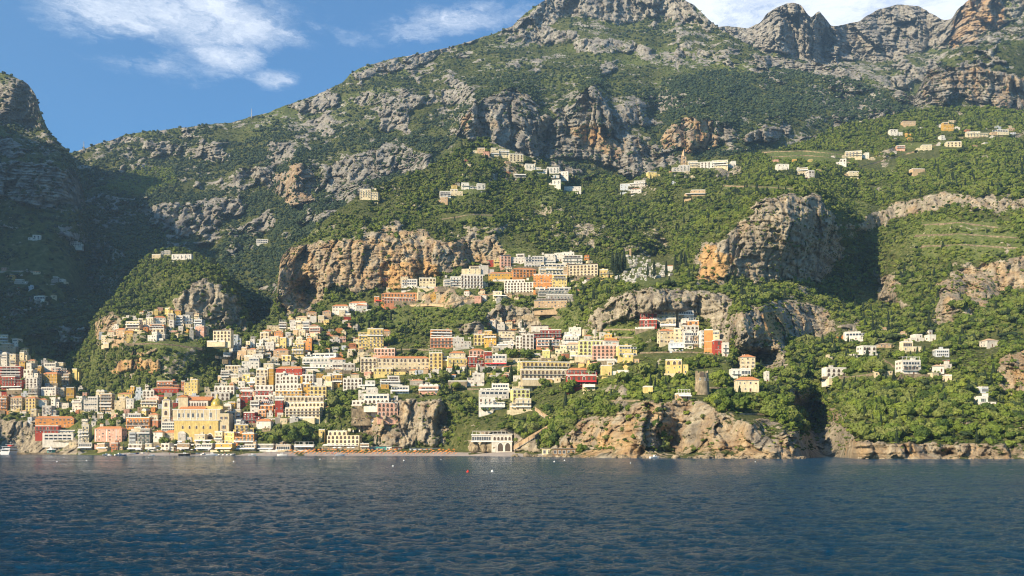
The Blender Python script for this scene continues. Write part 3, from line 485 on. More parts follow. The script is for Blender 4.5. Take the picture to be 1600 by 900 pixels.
# landmarks that need level ground
LAND = [dict(sh='F', u0=258, v0=606, u1=357, v1=690), dict(sh='F', u0=251, v0=622, u1=267, v1=664), dict(sh='F', u0=1087, v0=576, u1=1112, v1=617), dict(sh='F', u0=1064, v0=236, u1=1077, v1=262), dict(sh='F', u0=735, v0=672, u1=801, v1=708)]
for h in LAND: h['D'] = depth_at(SHEETS[h['sh']], (h['u0']+h['u1'])/2, h['v1'])
for h in sorted(HOUSES+LAND, key=lambda q: -q['D']): carve(SHEETS[h['sh']], h['u0']-1, h['v0'], h['u1']+1, h['v1'], h['D'])
RIB = [(SE, [(196,538),(230,537),(270,539),(316,545)], 2.5, 4, 'plaster_stone', 'asphalt', None), (SF, [(336,557),(350,559),(384,557)], 2.5, 4, 'plaster_stone', 'asphalt', None),
 (SF, [(545,544),(600,547),(640,546),(690,548)], 4, 5, 'plaster_stone', 'asphalt', None), (SF, [(728,576),(760,574),(800,572),(842,568)], 4, 5, 'plaster_stone', 'asphalt', None), (SF, [(892,566),(930,563),(970,560),(996,556)], 7, 5, 'plaster_stone', 'asphalt', None),
 (SF, [(1000,552),(1040,551),(1080,551),(1120,554),(1142,558)], 5, 5, 'plaster_stone', 'asphalt', None), (SF, [(1190,238),(1260,236),(1330,244)], 2, 3, 'plaster_tan', 'plaster_tan', None),
 (SF, [(404,655),(440,655),(470,655),(502,655)], 11, 5, 'plaster_stone', 'roof_slab', 'long stone retaining wall with pale parapet below the cream hotel'),
 (SF, [(560,546),(600,546)], 8, 4, 'plaster_stone', 'roof_slab', 'stone retaining wall under the big yellow palazzo'),
 (SF, [(792,561),(820,561),(846,561)], 6, 4, 'plaster_stone', 'roof_slab', 'stone wall above the road bend right of the red-topped house'),
 (SF, [(930,627),(960,627),(1000,627)], 7, 4, 'plaster_stone', 'roof_slab', 'pale garden wall on top of the sea cliff'),
 (SF, [(1156,648),(1180,648),(1194,648)], 6, 4, 'plaster_stone', 'roof_slab', 'grey block wall at the right end of the sea cliff'),
 (SF, [(730,608),(749,609)], 9, 4, 'plaster_stone', 'roof_slab', 'stone wall left of the white terrace hotel'),
 (SF, [(800,494),(840,493),(880,496)], 9, 4, 'plaster_stone', 'roof_slab', 'tall grey retaining wall in the shaded gully'),
 (SF, [(700,474),(735,466),(770,459),(800,460)], 6, 3, 'plaster_tan', 'plaster_tan', 'tan terrace wall below the white villa'),
 (SF, [(640,476),(670,474),(700,476)], 4, 3, 'plaster_tan', 'plaster_tan', 'short tan terrace wall among the gardens'),
 (SF, [(1085,606),(1130,607),(1150,608)], 2, 3, 'plaster_stone', 'roof_slab', 'low terrace wall right of the round tower'),
 (SF, [(925,516),(960,515),(1000,516)], 2, 3, 'plaster_stone', 'roof_slab', 'upper vegetable terrace wall left of the red house cluster'),
 (SF, [(925,527),(960,527),(990,528)], 2, 3, 'plaster_stone', 'roof_slab', 'lower vegetable terrace wall left of the red house cluster'),
 (SF, [(1440,352),(1500,348),(1560,356)], 2, 3, 'plaster_stone', 'plaster_stone', 'top terrace wall on the right slope'), (SF, [(1430,368),(1500,366),(1590,372)], 2, 3, 'plaster_stone', 'plaster_stone', 'middle terrace wall on the right slope'),
 (SF, [(1130,290),(1180,292),(1240,296)], 1.6, 3, 'plaster_tan', 'plaster_tan', 'thin wall of a path on the right hill above the cliff'),
 (SF, [(690,343),(740,335),(770,337)], 2.5, 3, 'plaster_stone', 'plaster_tan', 'thin pale path wall on the central hill'),
 (SF, [(1200,246),(1260,243),(1330,250)], 1.6, 3, 'plaster_tan', 'plaster_tan', 'terrace wall of the bare field right of the hilltop church'), (SF, [(1440,385),(1510,383),(1590,388)], 1.8, 3, 'plaster_stone', 'plaster_stone', 'lowest terrace wall on the right slope'), (SF, [(1340,262),(1400,245),(1470,224)], 1.6, 3, 'plaster_tan', 'plaster_tan', 'slanting wall of the lane through the upper right hamlet'), (SF, [(1480,216),(1540,214),(1598,210)], 1.6, 3, 'plaster_tan', 'plaster_tan', 'wall of the lane under the topmost right houses'), (SF, [(1285,590),(1330,590),(1370,584)], 2.2, 3, 'plaster_stone', 'plaster_stone', 'terrace wall right of the arcaded white villa'), (SF, [(1380,562),(1420,588),(1480,586)], 2, 3, 'plaster_stone', 'plaster_stone', 'garden wall under the white balcony villa'),
 (SC, [(0,424),(30,423),(56,424)], 4, 4, 'plaster_grey', 'plaster_grey', 'long grey wall on the shaded slope at far left')]
KEEP = [(190,700,860,714),(-120,690,200,714),(735,672,802,712),(958,398,1056,446),(405,652,503,664)]
for q in RIB:
    for (a_, b_), (c_, d_) in zip(q[1][:-1], q[1][1:]): KEEP.append((a_, min(b_, d_)-1, c_, max(b_, d_)+q[2]+2))

for (ua, va), (ub, vb) in zip([(802,699),(838,677),(868,660)], [(838,677),(868,660),(836,638)]):
    for t in range(12): KEEP.append((ua+(ub-ua)*t/12-2, va+(vb-va)*t/12-1, ua+(ub-ua)*(t+1)/12+2, va+(vb-va)*t/12+9))
west_ridge()
build_sheet(SF, TM, rockF, grassF); build_sheet(SE, TM, rockF, grassF)
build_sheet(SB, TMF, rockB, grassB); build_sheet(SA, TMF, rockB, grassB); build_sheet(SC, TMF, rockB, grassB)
# ------------------------------------------------------------------ foliage
def leaf_mat(name, cols, var=.35):
    m, N, L, P = nmat(name); oi = N.new('ShaderNodeObjectInfo'); g = N.new('ShaderNodeNewGeometry')
    n = noise_n(N, L, g.outputs['Position'], .02, 4, .6); n2 = noise_n(N, L, g.outputs['Position'], 1.1, 4, .7)
    f = math_n(N, L, 'ADD', math_n(N, L, 'MULTIPLY', oi.outputs['Random'], .62), math_n(N, L, 'MULTIPLY', n.outputs[0], .76)); f = math_n(N, L, 'SUBTRACT', f, .19)
    r = ramp(N, [(i/(len(cols)-1), c) for i, c in enumerate(cols)]); L.new(f, r.inputs[0])
    r2 = ramp(N, [(.3, .6), (.7, 1.25)]); L.new(n2.outputs[0], r2.inputs[0])
    L.new(mix(N, L, 1.0, r.outputs[0], r2.outputs[0], 'MULTIPLY'), P.inputs['Base Color'])
    P.inputs['Roughness'].default_value = .7; P.inputs['Specular IOR Level'].default_value = .2; MATS[name] = m; return m
leaf_mat('leaves', [(.020,.038,.009), (.050,.082,.013), (.105,.145,.018), (.145,.16,.046), (.14,.18,.022), (.23,.25,.034)])
leaf_mat('leaves_far_haze', [(.018,.036,.022), (.036,.060,.030), (.060,.088,.036), (.10,.125,.048)])  # bluish leaf tone, haze of the far slopes put into the colour
leaf_mat('leaves_cypress', [(.010,.020,.009), (.022,.038,.014)])
leaf_mat('leaves_bright', [(.08,.12,.018), (.13,.17,.026), (.20,.21,.04)])
def ico(sub):
    import bmesh
    bm = bmesh.new(); bmesh.ops.create_icosphere(bm, subdivisions=sub, radius=1); v = np.array([x.co[:] for x in bm.verts]); f = [[q.index for q in p.verts] for p in bm.faces]; bm.free(); return v, f
ICO1, ICO2 = ico(1), ico(2)
def crown_mesh(name, seed, n=7, lump=.52, leaves=170, ls=.16, mat='leaves', flat=.8, ic=None):
    rg = np.random.RandomState(seed); V, Fc = [], []; off = 0; iv, fi = ic or ICO2; cen = []
    for i in range(n):
        a = rg.uniform(0, 6.283); rr = rg.uniform(.15, .62) if i else 0; zc = rg.uniform(.45, 1.15)*flat if i else .75*flat
        c = np.array([rr*math.cos(a), rr*math.sin(a), zc]); s = lump*rg.uniform(.65, 1.1)
        p = iv*(1+.45*fbm(iv[:, 0]*2+i, iv[:, 1]*2+seed, iv[:, 2]*2, 3, seed)[:, None]+.16*rg.uniform(-1, 1, (len(iv), 1)))*s*np.array([1, 1, .85])+c
        cen.append((c, s)); V.append(p); Fc += [[q+off for q in f] for f in fi]; off += len(p)
    V = np.concatenate(V); ex = []
    for j in range(leaves):
        c, s = cen[rg.randint(n)]; d = rg.normal(size=3); d /= np.linalg.norm(d); d[2] = abs(d[2])*.9-.15
        p = c+d*s*rg.uniform(.98, 1.28); t = rg.normal(size=3); t -= t.dot(d)*d*.3; t /= np.linalg.norm(t); b = np.cross(t, d)+rg.normal(size=3)*.3
        z = ls*rg.uniform(.5, 1.2); ex += [p-t*z, p+t*z, p+b*z*1.3]; Fc.append([off, off+1, off+2]); off += 3
    V = np.concatenate([V, np.array(ex)]) if ex else V
    me = bpy.data.meshes.new(name); me.from_pydata(V.tolist(), [], Fc); me.materials.append(MATS[mat]); me.update(); return me
CROWNS = [crown_mesh('crown', 10+i, 5+i % 4, .42+.04*(i % 3), 300, .17, flat=(.8, 1.05, .65, .9, .75, 1.2)[i]) for i in range(6)]
def trunk_mesh():
    V, Fc = [], []
    def tube(p0, p1, r0, r1):
        o = len(V); a = np.array(p0); b = np.array(p1); d = b-a; d = d/np.linalg.norm(d); x = np.cross(d, (0.3, .9, .1)); x /= np.linalg.norm(x); y = np.cross(d, x)
        for c, r in ((a, r0), (b, r1)):
            for k in range(6): V.append((c+(x*math.cos(k*1.047)+y*math.sin(k*1.047))*r).tolist())
        for k in range(6): Fc.append([o+k, o+(k+1) % 6, o+6+(k+1) % 6, o+6+k])
    tube((0, 0, -.35), (.03, 0, .45), .07, .045); tube((.03, 0, .4), (.25, .1, .85), .035, .015); tube((.03, 0, .38), (-.22, .08, .8), .035, .015); tube((.03, 0, .42), (0, -.24, .9), .03, .012)
    me = bpy.data.meshes.new('trunk'); me.from_pydata(V, [], Fc); me.materials.append(M['bark']); return me
TRUNK = trunk_mesh()
def cyp_mesh(seed):
    rg = np.random.RandomState(seed); V, Fc = [], []; n, k = 16, 9
    for i in range(n):
        t = i/(n-1); r = .13*math.sin(min(1, t*3+.25)*1.57)*(1-t)**.55+.005
        for j in range(k): a = j*6.283/k+i*.35; q = r*rg.uniform(.75, 1.25); V.append([q*math.cos(a), q*math.sin(a), t+rg.uniform(-.02, .02)])
    for i in range(n-1):
        for j in range(k): Fc.append([i*k+j, i*k+(j+1) % k, (i+1)*k+(j+1) % k, (i+1)*k+j])
    for _ in range(130):
        t = rg.uniform(.03, .95); r = .14*(1-t)**.55; a = rg.uniform(0, 6.283); p = np.array([r*math.cos(a), r*math.sin(a), t]); o = len(V); z = .03
        V += [(p+[z*rg.normal()*.5, z*rg.normal()*.5, -z]).tolist(), (p+[z*rg.normal()*.5, z*rg.normal()*.5, z*1.6]).tolist(), (p*[1.25, 1.25, 1]).tolist()]; Fc.append([o, o+1, o+2])
    me = bpy.data.meshes.new('crown'); me.from_pydata(V, [], Fc); me.materials.append(MATS['leaves_cypress']); return me
CYP = [cyp_mesh(3), cyp_mesh(4)]

def raised(me, dz, k):
    n = me.copy(); co = np.empty(len(n.vertices)*3); n.vertices.foreach_get('co', co); co = co.reshape(-1, 3)*k; co[:, 2] += dz; n.vertices.foreach_set('co', co.reshape(-1)); n.update(); return n
leaf_mat('leaves_pine', [(.018,.034,.014), (.040,.062,.020), (.060,.080,.028)])
PINE = crown_mesh('crown', 31, 7, .42, 260, .15, 'leaves_pine', .42); MIXED = CROWNS+CROWNS[:3]+[raised(CYP[0], -.1, 2.7), raised(PINE, .75, 1.05)]
EX = np.zeros((900, 1840), bool)       # places already taken by houses, roads, walls
def mark(u0, v0, u1, v1): EX[max(0, int(v0)):int(v1)+1, max(0, int(u0+120)):int(u1+121)] = True
for h in HOUSES: mark(h['u0']-1.5, h['v0']+2, h['u1']+1.5, h['v1']+5+(3 if h['D'] < 800 else 1))
for h in LAND: mark(h['u0']-2, h['v0'], h['u1']+2, h['v1']+8)
for q in KEEP: mark(*q)
def sample(S, dens, seed, box=None):
    """random points on the visible sheet, dens = trees per square metre on each cell"""
    P = S.P; a = P[:-1, 1:]-P[:-1, :-1]; b = P[1:, :-1]-P[:-1, :-1]; ar = np.linalg.norm(np.cross(a, b), axis=-1); rg = np.random.RandomState(seed)
    lam = ar*dens[:-1, :-1]; lam = np.minimum(lam, 3); k = rg.poisson(lam); r, c = np.nonzero(k); rep = k[r, c]; r = np.repeat(r, rep); c = np.repeat(c, rep)
    s, t = rg.uniform(size=(2, len(r), 1)); p = P[r, c]*(1-s)*(1-t)+P[r, c+1]*s*(1-t)+P[r+1, c]*(1-s)*t+P[r+1, c+1]*s*t
    u = 800+p[:, 0]/p[:, 1]*F0; v = VH-(p[:, 2]-CH)/p[:, 1]*F0
    ok = (u > -110) & (u < 1710) & (v > 0) & (v < 899) & (p[:, 2] > 1.5)
    ui = np.clip(u+120, 0, 1839).astype(int); vi = np.clip(v, 0, 899).astype(int); ok &= ~EX[vi, ui]
    return p[ok], u[ok], v[ok], r[ok], c[ok]
def scatter(name, pts, scl, meshes, label, seed, zf=(.8, 1.2)):
    rg = np.random.RandomState(seed); n = len(pts); me = bpy.data.meshes.new(name); me.vertices.add(n); me.vertices.foreach_set('co', pts.reshape(-1).astype(np.float32))
    sv = np.stack([scl*rg.uniform(.85, 1.2, n), scl*rg.uniform(.85, 1.2, n), scl*rg.uniform(*zf, n)], -1)
    for nm, ty, arr in (('tsc', 'FLOAT_VECTOR', sv), ('trot', 'FLOAT_VECTOR', np.stack([0*scl, 0*scl, rg.uniform(0, 6.283, n)], -1))):
        a = me.attributes.new(nm, ty, 'POINT'); a.data.foreach_set('vector', arr.reshape(-1).astype(np.float32))
    a = me.attributes.new('tidx', 'INT', 'POINT'); a.data.foreach_set('value', rg.randint(0, len(meshes), n).astype(np.int32)); me.update()
    o = bpy.data.objects.new(name, me); C.objects.link(o)
    ng = bpy.data.node_groups.new('scatter_'+name, 'GeometryNodeTree'); ng.interface.new_socket('Geometry', in_out='INPUT', socket_type='NodeSocketGeometry'); ng.interface.new_socket('Geometry', in_out='OUTPUT', socket_type='NodeSocketGeometry')
    N, L = ng.nodes, ng.links; gi = N.new('NodeGroupInput'); go = N.new('NodeGroupOutput'); jn = N.new('GeometryNodeJoinGeometry')
    def attr(nm, ty):
        q = N.new('GeometryNodeInputNamedAttribute'); q.data_type = ty; q.inputs['Name'].default_value = nm; return q.outputs['Attribute']
    sA, rA, iA = attr('tsc', 'FLOAT_VECTOR'), attr('trot', 'FLOAT_VECTOR'), attr('tidx', 'INT')
    for k, ms in enumerate(meshes):
        po = bpy.data.objects.new('tree_crown', ms); oi = N.new('GeometryNodeObjectInfo'); oi.inputs['Object'].default_value = po; oi.inputs['As Instance'].default_value = True
        cp = N.new('FunctionNodeCompare'); cp.data_type = 'INT'; cp.operation = 'EQUAL'; L.new(iA, cp.inputs['A'] if 'A' in cp.inputs and cp.inputs['A'].enabled else cp.inputs[2]); cp.inputs[3].default_value = k
        ip = N.new('GeometryNodeInstanceOnPoints'); L.new(gi.outputs[0], ip.inputs['Points']); L.new(cp.outputs[0], ip.inputs['Selection']); L.new(oi.outputs['Geometry'], ip.inputs['Instance'])
        L.new(rA, ip.inputs['Rotation']); L.new(sA, ip.inputs['Scale']); L.new(ip.outputs[0], jn.inputs[0])
    L.new(jn.outputs[0], go.inputs[0]); md = o.modifiers.new('scatter', 'NODES'); md.node_group = ng
    o['kind'] = 'stuff'; o['label'] = label; print('scatter', name, n); return o
def polym(S, P): return inpoly(S.wu, S.wv, P)
def woods(S, base, thr, sc_, seed, extra=None):
    n = fbm(S.X/sc_, S.D/sc_, S.Z/sc_, 5, seed, .6); d = base*sstep(thr-.25, thr+.15, n)
    clear = np.clip(1-1.1*sstep(.42, .62, S.rock), 0.09, 1); d = d*clear
    if extra is not None: d = extra(S, d)
    return d
def exF(S, d):
    town = polym(S, [(-120,530),(60,560),(130,610),(345,600),(385,540),(430,500),(520,520),(760,545),(960,530),(960,600),(840,640),(560,600),(500,660),(400,700),(-120,705)])
    d = np.where(town, d*.55, d)
    fields = polym(S, [(640,455),(760,470),(760,515),(700,525),(640,500)]) | polym(S, [(900,515),(1000,508),(1000,545),(905,550)]) | polym(S, [(930,600),(1085,595),(1085,626),(940,622)]) | polym(S, [(1200,238),(1330,238),(1330,272),(1180,268)]) | polym(S, [(1400,340),(1600,350),(1600,400),(1440,400)])
    for pl in FIELDS: fields = fields | polym(S, pl)
    d = np.where(fields, d*.22, d)
    head = polym(S, [(1220,580),(1330,560),(1560,600),(1720,600),(1720,690),(1340,690),(1270,640)])
    d = np.where(head, np.maximum(d, .05), d)
    return np.where(S.Z < 3, 0, d)
dF_ = woods(SF, .062, -.05, 60, 101, exF)
pF, uF, vF, rF, cF = sample(SF, dF_, 5)
rg = np.random.RandomState(77)
sF = 1.4+2.6*rg.uniform(size=len(pF))**2.2+1.5*sstep(-.1, .5, fbm(pF[:, 0]/50, pF[:, 1]/50, pF[:, 2]/50, 3, 111))
sF = sF*np.where(SF.rock[rF, cF] > .5, .6, 1.0)
big = sF/pF[:, 1]*1000; score = big*(1+.25*rg.uniform(size=len(big))); vis = (uF > 2) & (uF < 1598) & (pF[:, 1] < 900)
order = np.argsort(-score*vis); pick = order[:270]; rest = order[270:]
scatter('woodland', pF[rest], sF[rest], MIXED, 'dense green woodland and scrub covering the hill round the town', 1)
LEAFT = dict(dark='dark green', olive='olive green', light='light green')
def tree_place(u, v):
    if u < 360: return 'behind the west end of the beach'
    if u < 560: return 'on the slope above the beach'
    if u < 860: return 'between the shore cliffs'
    if u < 1230: return 'on top of the pale sea cliff'
    return 'on the wooded right headland'
for i in pick:
    ms = CROWNS[int(rg.randint(6))]; e = bpy.data.objects.new('broadleaf_tree', None); C.objects.link(e); e.empty_display_size = .5
    e.location = pF[i]; s = float(sF[i])*1.12; e.scale = (s, s, s*rg.uniform(.85, 1.2)); e.rotation_euler = (0, 0, rg.uniform(0, 6.28)); pl = tree_place(uF[i], vF[i])
    e['label'] = 'bushy green tree with a rounded crown '+pl; e['category'] = 'tree'; e['group'] = 'bushy trees '+pl
    for nm, mm in (('crown', ms), ('trunk', TRUNK)):
        o = bpy.data.objects.new(nm, mm); o.parent = e; C.objects.link(o)
# low scrub between the trees
def scrub(S, name, dens, sc1, seed, meshes, lab):
    d = dens*(.35+.65*sstep(-.3, .2, fbm(S.X/25, S.D/25, S.Z/25, 3, seed)))*np.clip(1-.8*sstep(.45, .65, S.rock), .12, 1); p_, *_ = sample(S, np.where(S.Z < 4, 0, d), seed); scatter(name, p_, sc1*(.6+.8*np.random.RandomState(seed).uniform(size=len(p_))), meshes, lab, seed, (.5, .9))
SHR = [crown_mesh('crown', 70+i, 3, .6, 60, .22, 'leaves', .6, ICO1) for i in range(4)]
scrub(SF, 'maquis_scrub', .085, 1.15, 171, SHR, 'low scrub between the trees on the hill'); scrub(SE, 'village_hill_scrub', .07, 1.2, 172, SHR, 'low scrub on the village hill'); scrub(SB, 'mountain_scrub', .018, 2.0, 173, SHR, 'low scrub dotted over the mountain')
dE_ = woods(SE, .055, -.15, 50, 131); BRI = [crown_mesh('crown', 90+i, 5, .5, 110, .16, 'leaves_bright') for i in range(3)]
zb = polym(SF, [(1150,245),(1330,180),(1600,165),(1720,170),(1720,400),(1450,410),(1400,350),(1330,300),(1200,290)]) | polym(SF, [(900,505),(1000,505),(1000,550),(905,552)]) | polym(SF, [(640,430),(780,440),(770,520),(640,510)]) | polym(SF, [(360,470),(640,300),(740,240),(720,330),(500,400)]) | polym(SF, [(940,595),(1180,595),(1180,640),(940,640)])
zl = polym(SF, [(760,565),(850,570),(845,600),(760,596)]) | polym(SF, [(400,665),(500,660),(505,695),(410,695)]) | polym(SF, [(500,600),(600,590),(590,640),(510,660)])
pX, *_ = sample(SF, np.where(zb, .026, np.where(zl, .04, .004))*np.where((SF.Z > 5) & (SF.rock < .5), 1, 0.0), 15); scatter('sunlit_bushes', pX, 1.4+2.2*np.random.RandomState(4).uniform(size=len(pX))**1.4, BRI, 'bright yellow-green bushes and lemon groves on the hill', 11)
zb = polym(SB, [(150,300),(190,272),(270,262),(272,290),(220,305)]); pX, *_ = sample(SB, np.where(zb, .03, 0.0), 16); scatter('sunlit_patch_bushes', pX, 2.2+2.2*np.random.RandomState(4).uniform(size=len(pX)), BRI, 'bright green bushes painting a lit patch high in the side valley', 12)  # brighter leaves put a sunlit patch into the foliage colour
pE, *_ = sample(SE, dE_, 6); scatter('village_hill_woodland', pE, 1.8+2.6*rg.uniform(size=len(pE))**1.5, MIXED, 'green woodland round the spur village', 2)
FARC = [crown_mesh('crown', 40+i, 4, .55, 50, .2, 'leaves_far_haze', .7, ICO1) for i in range(4)]
def exB(S, d):
    alt = sstep(480, 900, S.Z); pine = polym(S, [(1120,110),(1300,115),(1420,160),(1430,178),(1280,190),(1160,198),(1040,185),(1000,150),(1050,120)]); low = S.Z < 330
    d = d*(1-.8*alt); d = np.where(pine, .018, d); return np.where(low, np.maximum(d, .012), d)
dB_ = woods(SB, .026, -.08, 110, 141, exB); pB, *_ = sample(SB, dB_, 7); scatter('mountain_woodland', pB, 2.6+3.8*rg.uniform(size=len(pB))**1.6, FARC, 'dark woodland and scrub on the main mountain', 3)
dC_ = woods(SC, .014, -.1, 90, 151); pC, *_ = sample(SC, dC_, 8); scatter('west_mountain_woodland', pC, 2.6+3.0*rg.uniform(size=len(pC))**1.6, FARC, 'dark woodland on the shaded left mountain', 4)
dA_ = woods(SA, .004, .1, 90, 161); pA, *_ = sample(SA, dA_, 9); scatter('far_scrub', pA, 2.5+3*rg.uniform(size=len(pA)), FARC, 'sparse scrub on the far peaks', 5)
# ================================================================== mesh helper and houses
class MB:
    def __init__(s): s.v = []; s.f = []; s.m = []; s.mats = []
    def mi(s, m):
        if m not in s.mats: s.mats.append(m)
        return s.mats.index(m)
    def add(s, v, f, m):
        o = len(s.v); s.v += [tuple(q) for q in v]; k = s.mi(m); s.f += [tuple(i+o for i in q) for q in f]; s.m += [k]*len(f)
    def box(s, x0, x1, y0, y1, z0, z1, m):
        s.add([(x0,y0,z0),(x1,y0,z0),(x1,y1,z0),(x0,y1,z0),(x0,y0,z1),(x1,y0,z1),(x1,y1,z1),(x0,y1,z1)], [(0,3,2,1),(4,5,6,7),(0,1,5,4),(1,2,6,5),(2,3,7,6),(3,0,4,7)], m)
    def prism(s, pts, y0, y1, m):        # outline in x,z pushed along y
        n = len(pts); s.add([(x, y0, z) for x, z in pts]+[(x, y1, z) for x, z in pts], [tuple(range(n)), tuple(range(2*n-1, n-1, -1))]+[(i, i+n, (i+1) % n+n, (i+1) % n) for i in range(n)], m)
    def prismx(s, pts, x0, x1, m):       # outline in y,z pushed along x
        n = len(pts); s.add([(x0, y, z) for y, z in pts]+[(x1, y, z) for y, z in pts], [tuple(range(n-1, -1, -1)), tuple(range(n, 2*n))]+[(i, (i+1) % n, (i+1) % n+n, i+n) for i in range(n)], m)
    def lathe(s, prof, m, n=24, c=(0, 0)):
        k = len(prof); v = [(c[0]+r*math.cos(j*6.28318/n), c[1]+r*math.sin(j*6.28318/n), z) for r, z in prof for j in range(n)]
        s.add(v, [(i*n+j, i*n+(j+1) % n, (i+1)*n+(j+1) % n, (i+1)*n+j) for i in range(k-1) for j in range(n)], m)
    def tube(s, a, b, r, m, n=6):
        a = np.array(a, float); b = np.array(b, float); d = b-a; d /= np.linalg.norm(d); x = np.cross(d, (.31, .87, .2)); x /= np.linalg.norm(x); y = np.cross(d, x)
        s.add([(p+(x*math.cos(k*6.28318/n)+y*math.sin(k*6.28318/n))*r).tolist() for p in (a, b) for k in range(n)], [(k, (k+1) % n, n+(k+1) % n, n+k) for k in range(n)], m)
    def mesh(s, name):
        me = bpy.data.meshes.new(name); me.from_pydata(s.v, [], s.f)
        for m in s.mats: me.materials.append(M[m])
        me.polygons.foreach_set('material_index', s.m); me.update(); return me
    def obj(s, name, parent=None, loc=None, rz=0.0):
        return put(s.mesh(name), name, parent, loc, rz)
def put(me, name, parent=None, loc=None, rz=0.0, scale=None):
    o = bpy.data.objects.new(name, me); C.objects.link(o)
    if parent is not None: o.parent = parent
    if loc is not None: o.location = loc
    if rz: o.rotation_euler = (0, 0, rz)
    if scale is not None: o.scale = scale
    return o
def empty(name, loc, rz=0.0, label=None, cat=None, group=None):
    o = bpy.data.objects.new(name, None); C.objects.link(o); o.location = loc; o.rotation_euler = (0, 0, rz); o.empty_display_size = .5
    if label: tag(o, label, cat, group)
    return o
def tag(o, label, cat, group=None):
    o['label'] = label; o['category'] = cat
    if group: o['group'] = group
    return o
plain('interior_shade', (.12, .09, .07), .9, .2)  # dark flat sheets in this colour stand for shade inside openings
def archpts(w, h, n=7):
    r = w/2; return [(-r, 0), (r, 0)]+[(r*math.cos(i*math.pi/n), h-r+r*math.sin(i*math.pi/n)) for i in range(n+1)]
def win_mesh(kind, shut=None):
    b = MB()
    if kind == 'arch':
        b.prism(archpts(1.14, 1.06), -.05, .02, 'trim_white'); b.prism(archpts(.96, .97), -.09, -.052, 'interior_shade')
    elif kind == 'loggia':
        b.prism(archpts(.98, 1.0), -.06, .02, 'interior_shade')
    elif kind == 'wide':
        b.box(-.5, .5, -.06, .02, 0, 1, 'pane'); b.box(-.52, .52, -.12, -.062, .94, 1.03, 'trim_white'); b.box(-.52, .52, -.12, -.062, -.05, .06, 'trim_white')
        for i in range(7): x = -.5+i/6; b.box(x-.014, x+.014, -.11, -.063, .06, .94, 'trim_white')
    else:
        b.box(-.5, .5, -.05, .02, 0, 1, 'pane')
        b.box(-.56, .56, -.10, -.052, 1.0, 1.06, 'trim_white'); b.box(-.6, .6, -.16, -.052, -.07, 0, 'trim_white')
        b.box(-.56, -.47, -.10, -.053, 0, 1, 'trim_white'); b.box(.47, .56, -.10, -.053, 0, 1, 'trim_white'); b.box(-.02, .02, -.08, -.053, 0, 1, 'trim_white')
        if shut:
            b.box(-.98, -.57, -.12, -.02, 0, 1, shut); b.box(.57, .98, -.12, -.02, 0, 1, shut)
    return b.mesh('window')
def closed_mesh(mt):
    b = MB(); b.box(-.5, .5, -.09, .02, 0, 1, mt); b.box(-.01, .01, -.1, -.091, 0, 1, 'interior_shade'); b.box(-.6, .6, -.14, .02, -.07, -.002, 'trim_white'); b.box(-.56, .56, -.12, .02, 1.002, 1.06, 'trim_white'); return b.mesh('window')
def bare_mesh():
    b = MB(); b.box(-.5, .5, -.03, .02, 0, 1, 'pane'); b.box(-.5, .5, -.032, -.031, .55, 1, 'awn_white'); b.box(-.55, .55, -.1, .02, -.06, -.002, 'roof_slab'); return b.mesh('window')
ALT = [closed_mesh('shutter_brown'), closed_mesh('shutter_green'), closed_mesh('trim_white'), bare_mesh(), bare_mesh()]
WIN = dict(plain=win_mesh('plain'), brown=win_mesh('plain', 'shutter_brown'), green=win_mesh('plain', 'shutter_green'), arch=win_mesh('arch'), loggia=win_mesh('loggia'), wide=win_mesh('wide'))
def door_mesh():
    b = MB(); b.box(-.5, .5, -.05, .02, 0, 1, 'shutter_brown'); b.box(-.58, .58, -.1, -.052, 1, 1.05, 'trim_white'); b.box(-.58, -.5, -.1, .02, 0, 1, 'trim_white'); b.box(.5, .58, -.1, .02, 0, 1, 'trim_white'); return b.mesh('door')
DOOR = door_mesh()
def chim_mesh():
    b = MB(); b.box(-.35, .35, -.3, .3, -.6, 1.3, 'parapet'); b.box(-.45, .45, -.4, .4, 1.3, 1.45, 'roof_slab'); b.box(-.2, .2, -.18, .18, 1.45, 1.7, 'tiles'); return b.mesh('chimney')
CHIM = chim_mesh()
bm_ = MB(); bm_.box(-.5, .5, -.04, .02, 0, 1, 'interior_shade')
for q in (-.3, -.05, .22): bm_.box(q-.05, q+.05, -.06, -.041, .0, .75, 'pane'); bm_.box(q+.07, q+.085, -.1, -.041, 0, 1, 'trim_white')
LOG = bm_.mesh('loggia')  # flat dark strip paints the shade of a recess
def balcony(x0, x1, z, out, parent, rail='railing', solid=False):
    b = MB(); b.box(x0, x1, -out, -.03, z-.16, z, 'trim_white')
    if solid: b.box(x0, x1, -out, -out+.12, z+.002, z+.95, 'trim_white'); b.box(x0, x0+.12, -out+.122, -.03, z+.002, z+.95, 'trim_white'); b.box(x1-.12, x1, -out+.122, -.03, z+.002, z+.95, 'trim_white')
    else:
        b.box(x0, x1, -out, -out+.06, z+.90, z+.98, rail); b.box(x0, x1, -out+.01, -out+.05, z+.08, z+.14, rail)
        n = max(3, int((x1-x0)/.28)); n = min(n, 60)
        for i in range(n+1):
            x = x0+.02+(x1-x0-.04)*i/n; b.box(x-.02, x+.02, -out+.012, -out+.048, z+.142, z+.898, rail)
    return b.obj('balcony', parent)
def awning(x0, x1, z, out, parent, mat):
    b = MB(); b.prismx([(-.03, z), (-.03, z-.1), (-out, z-.95), (-out, z-.55-.3)], x0, x1, mat); b.box(x0, x1, -out-.02, -out+.01, z-1.2, z-.951, mat)
    return b.obj('awning', parent)
STW = {1:'one', 2:'two', 3:'three', 4:'four', 5:'five', 6:'six'}
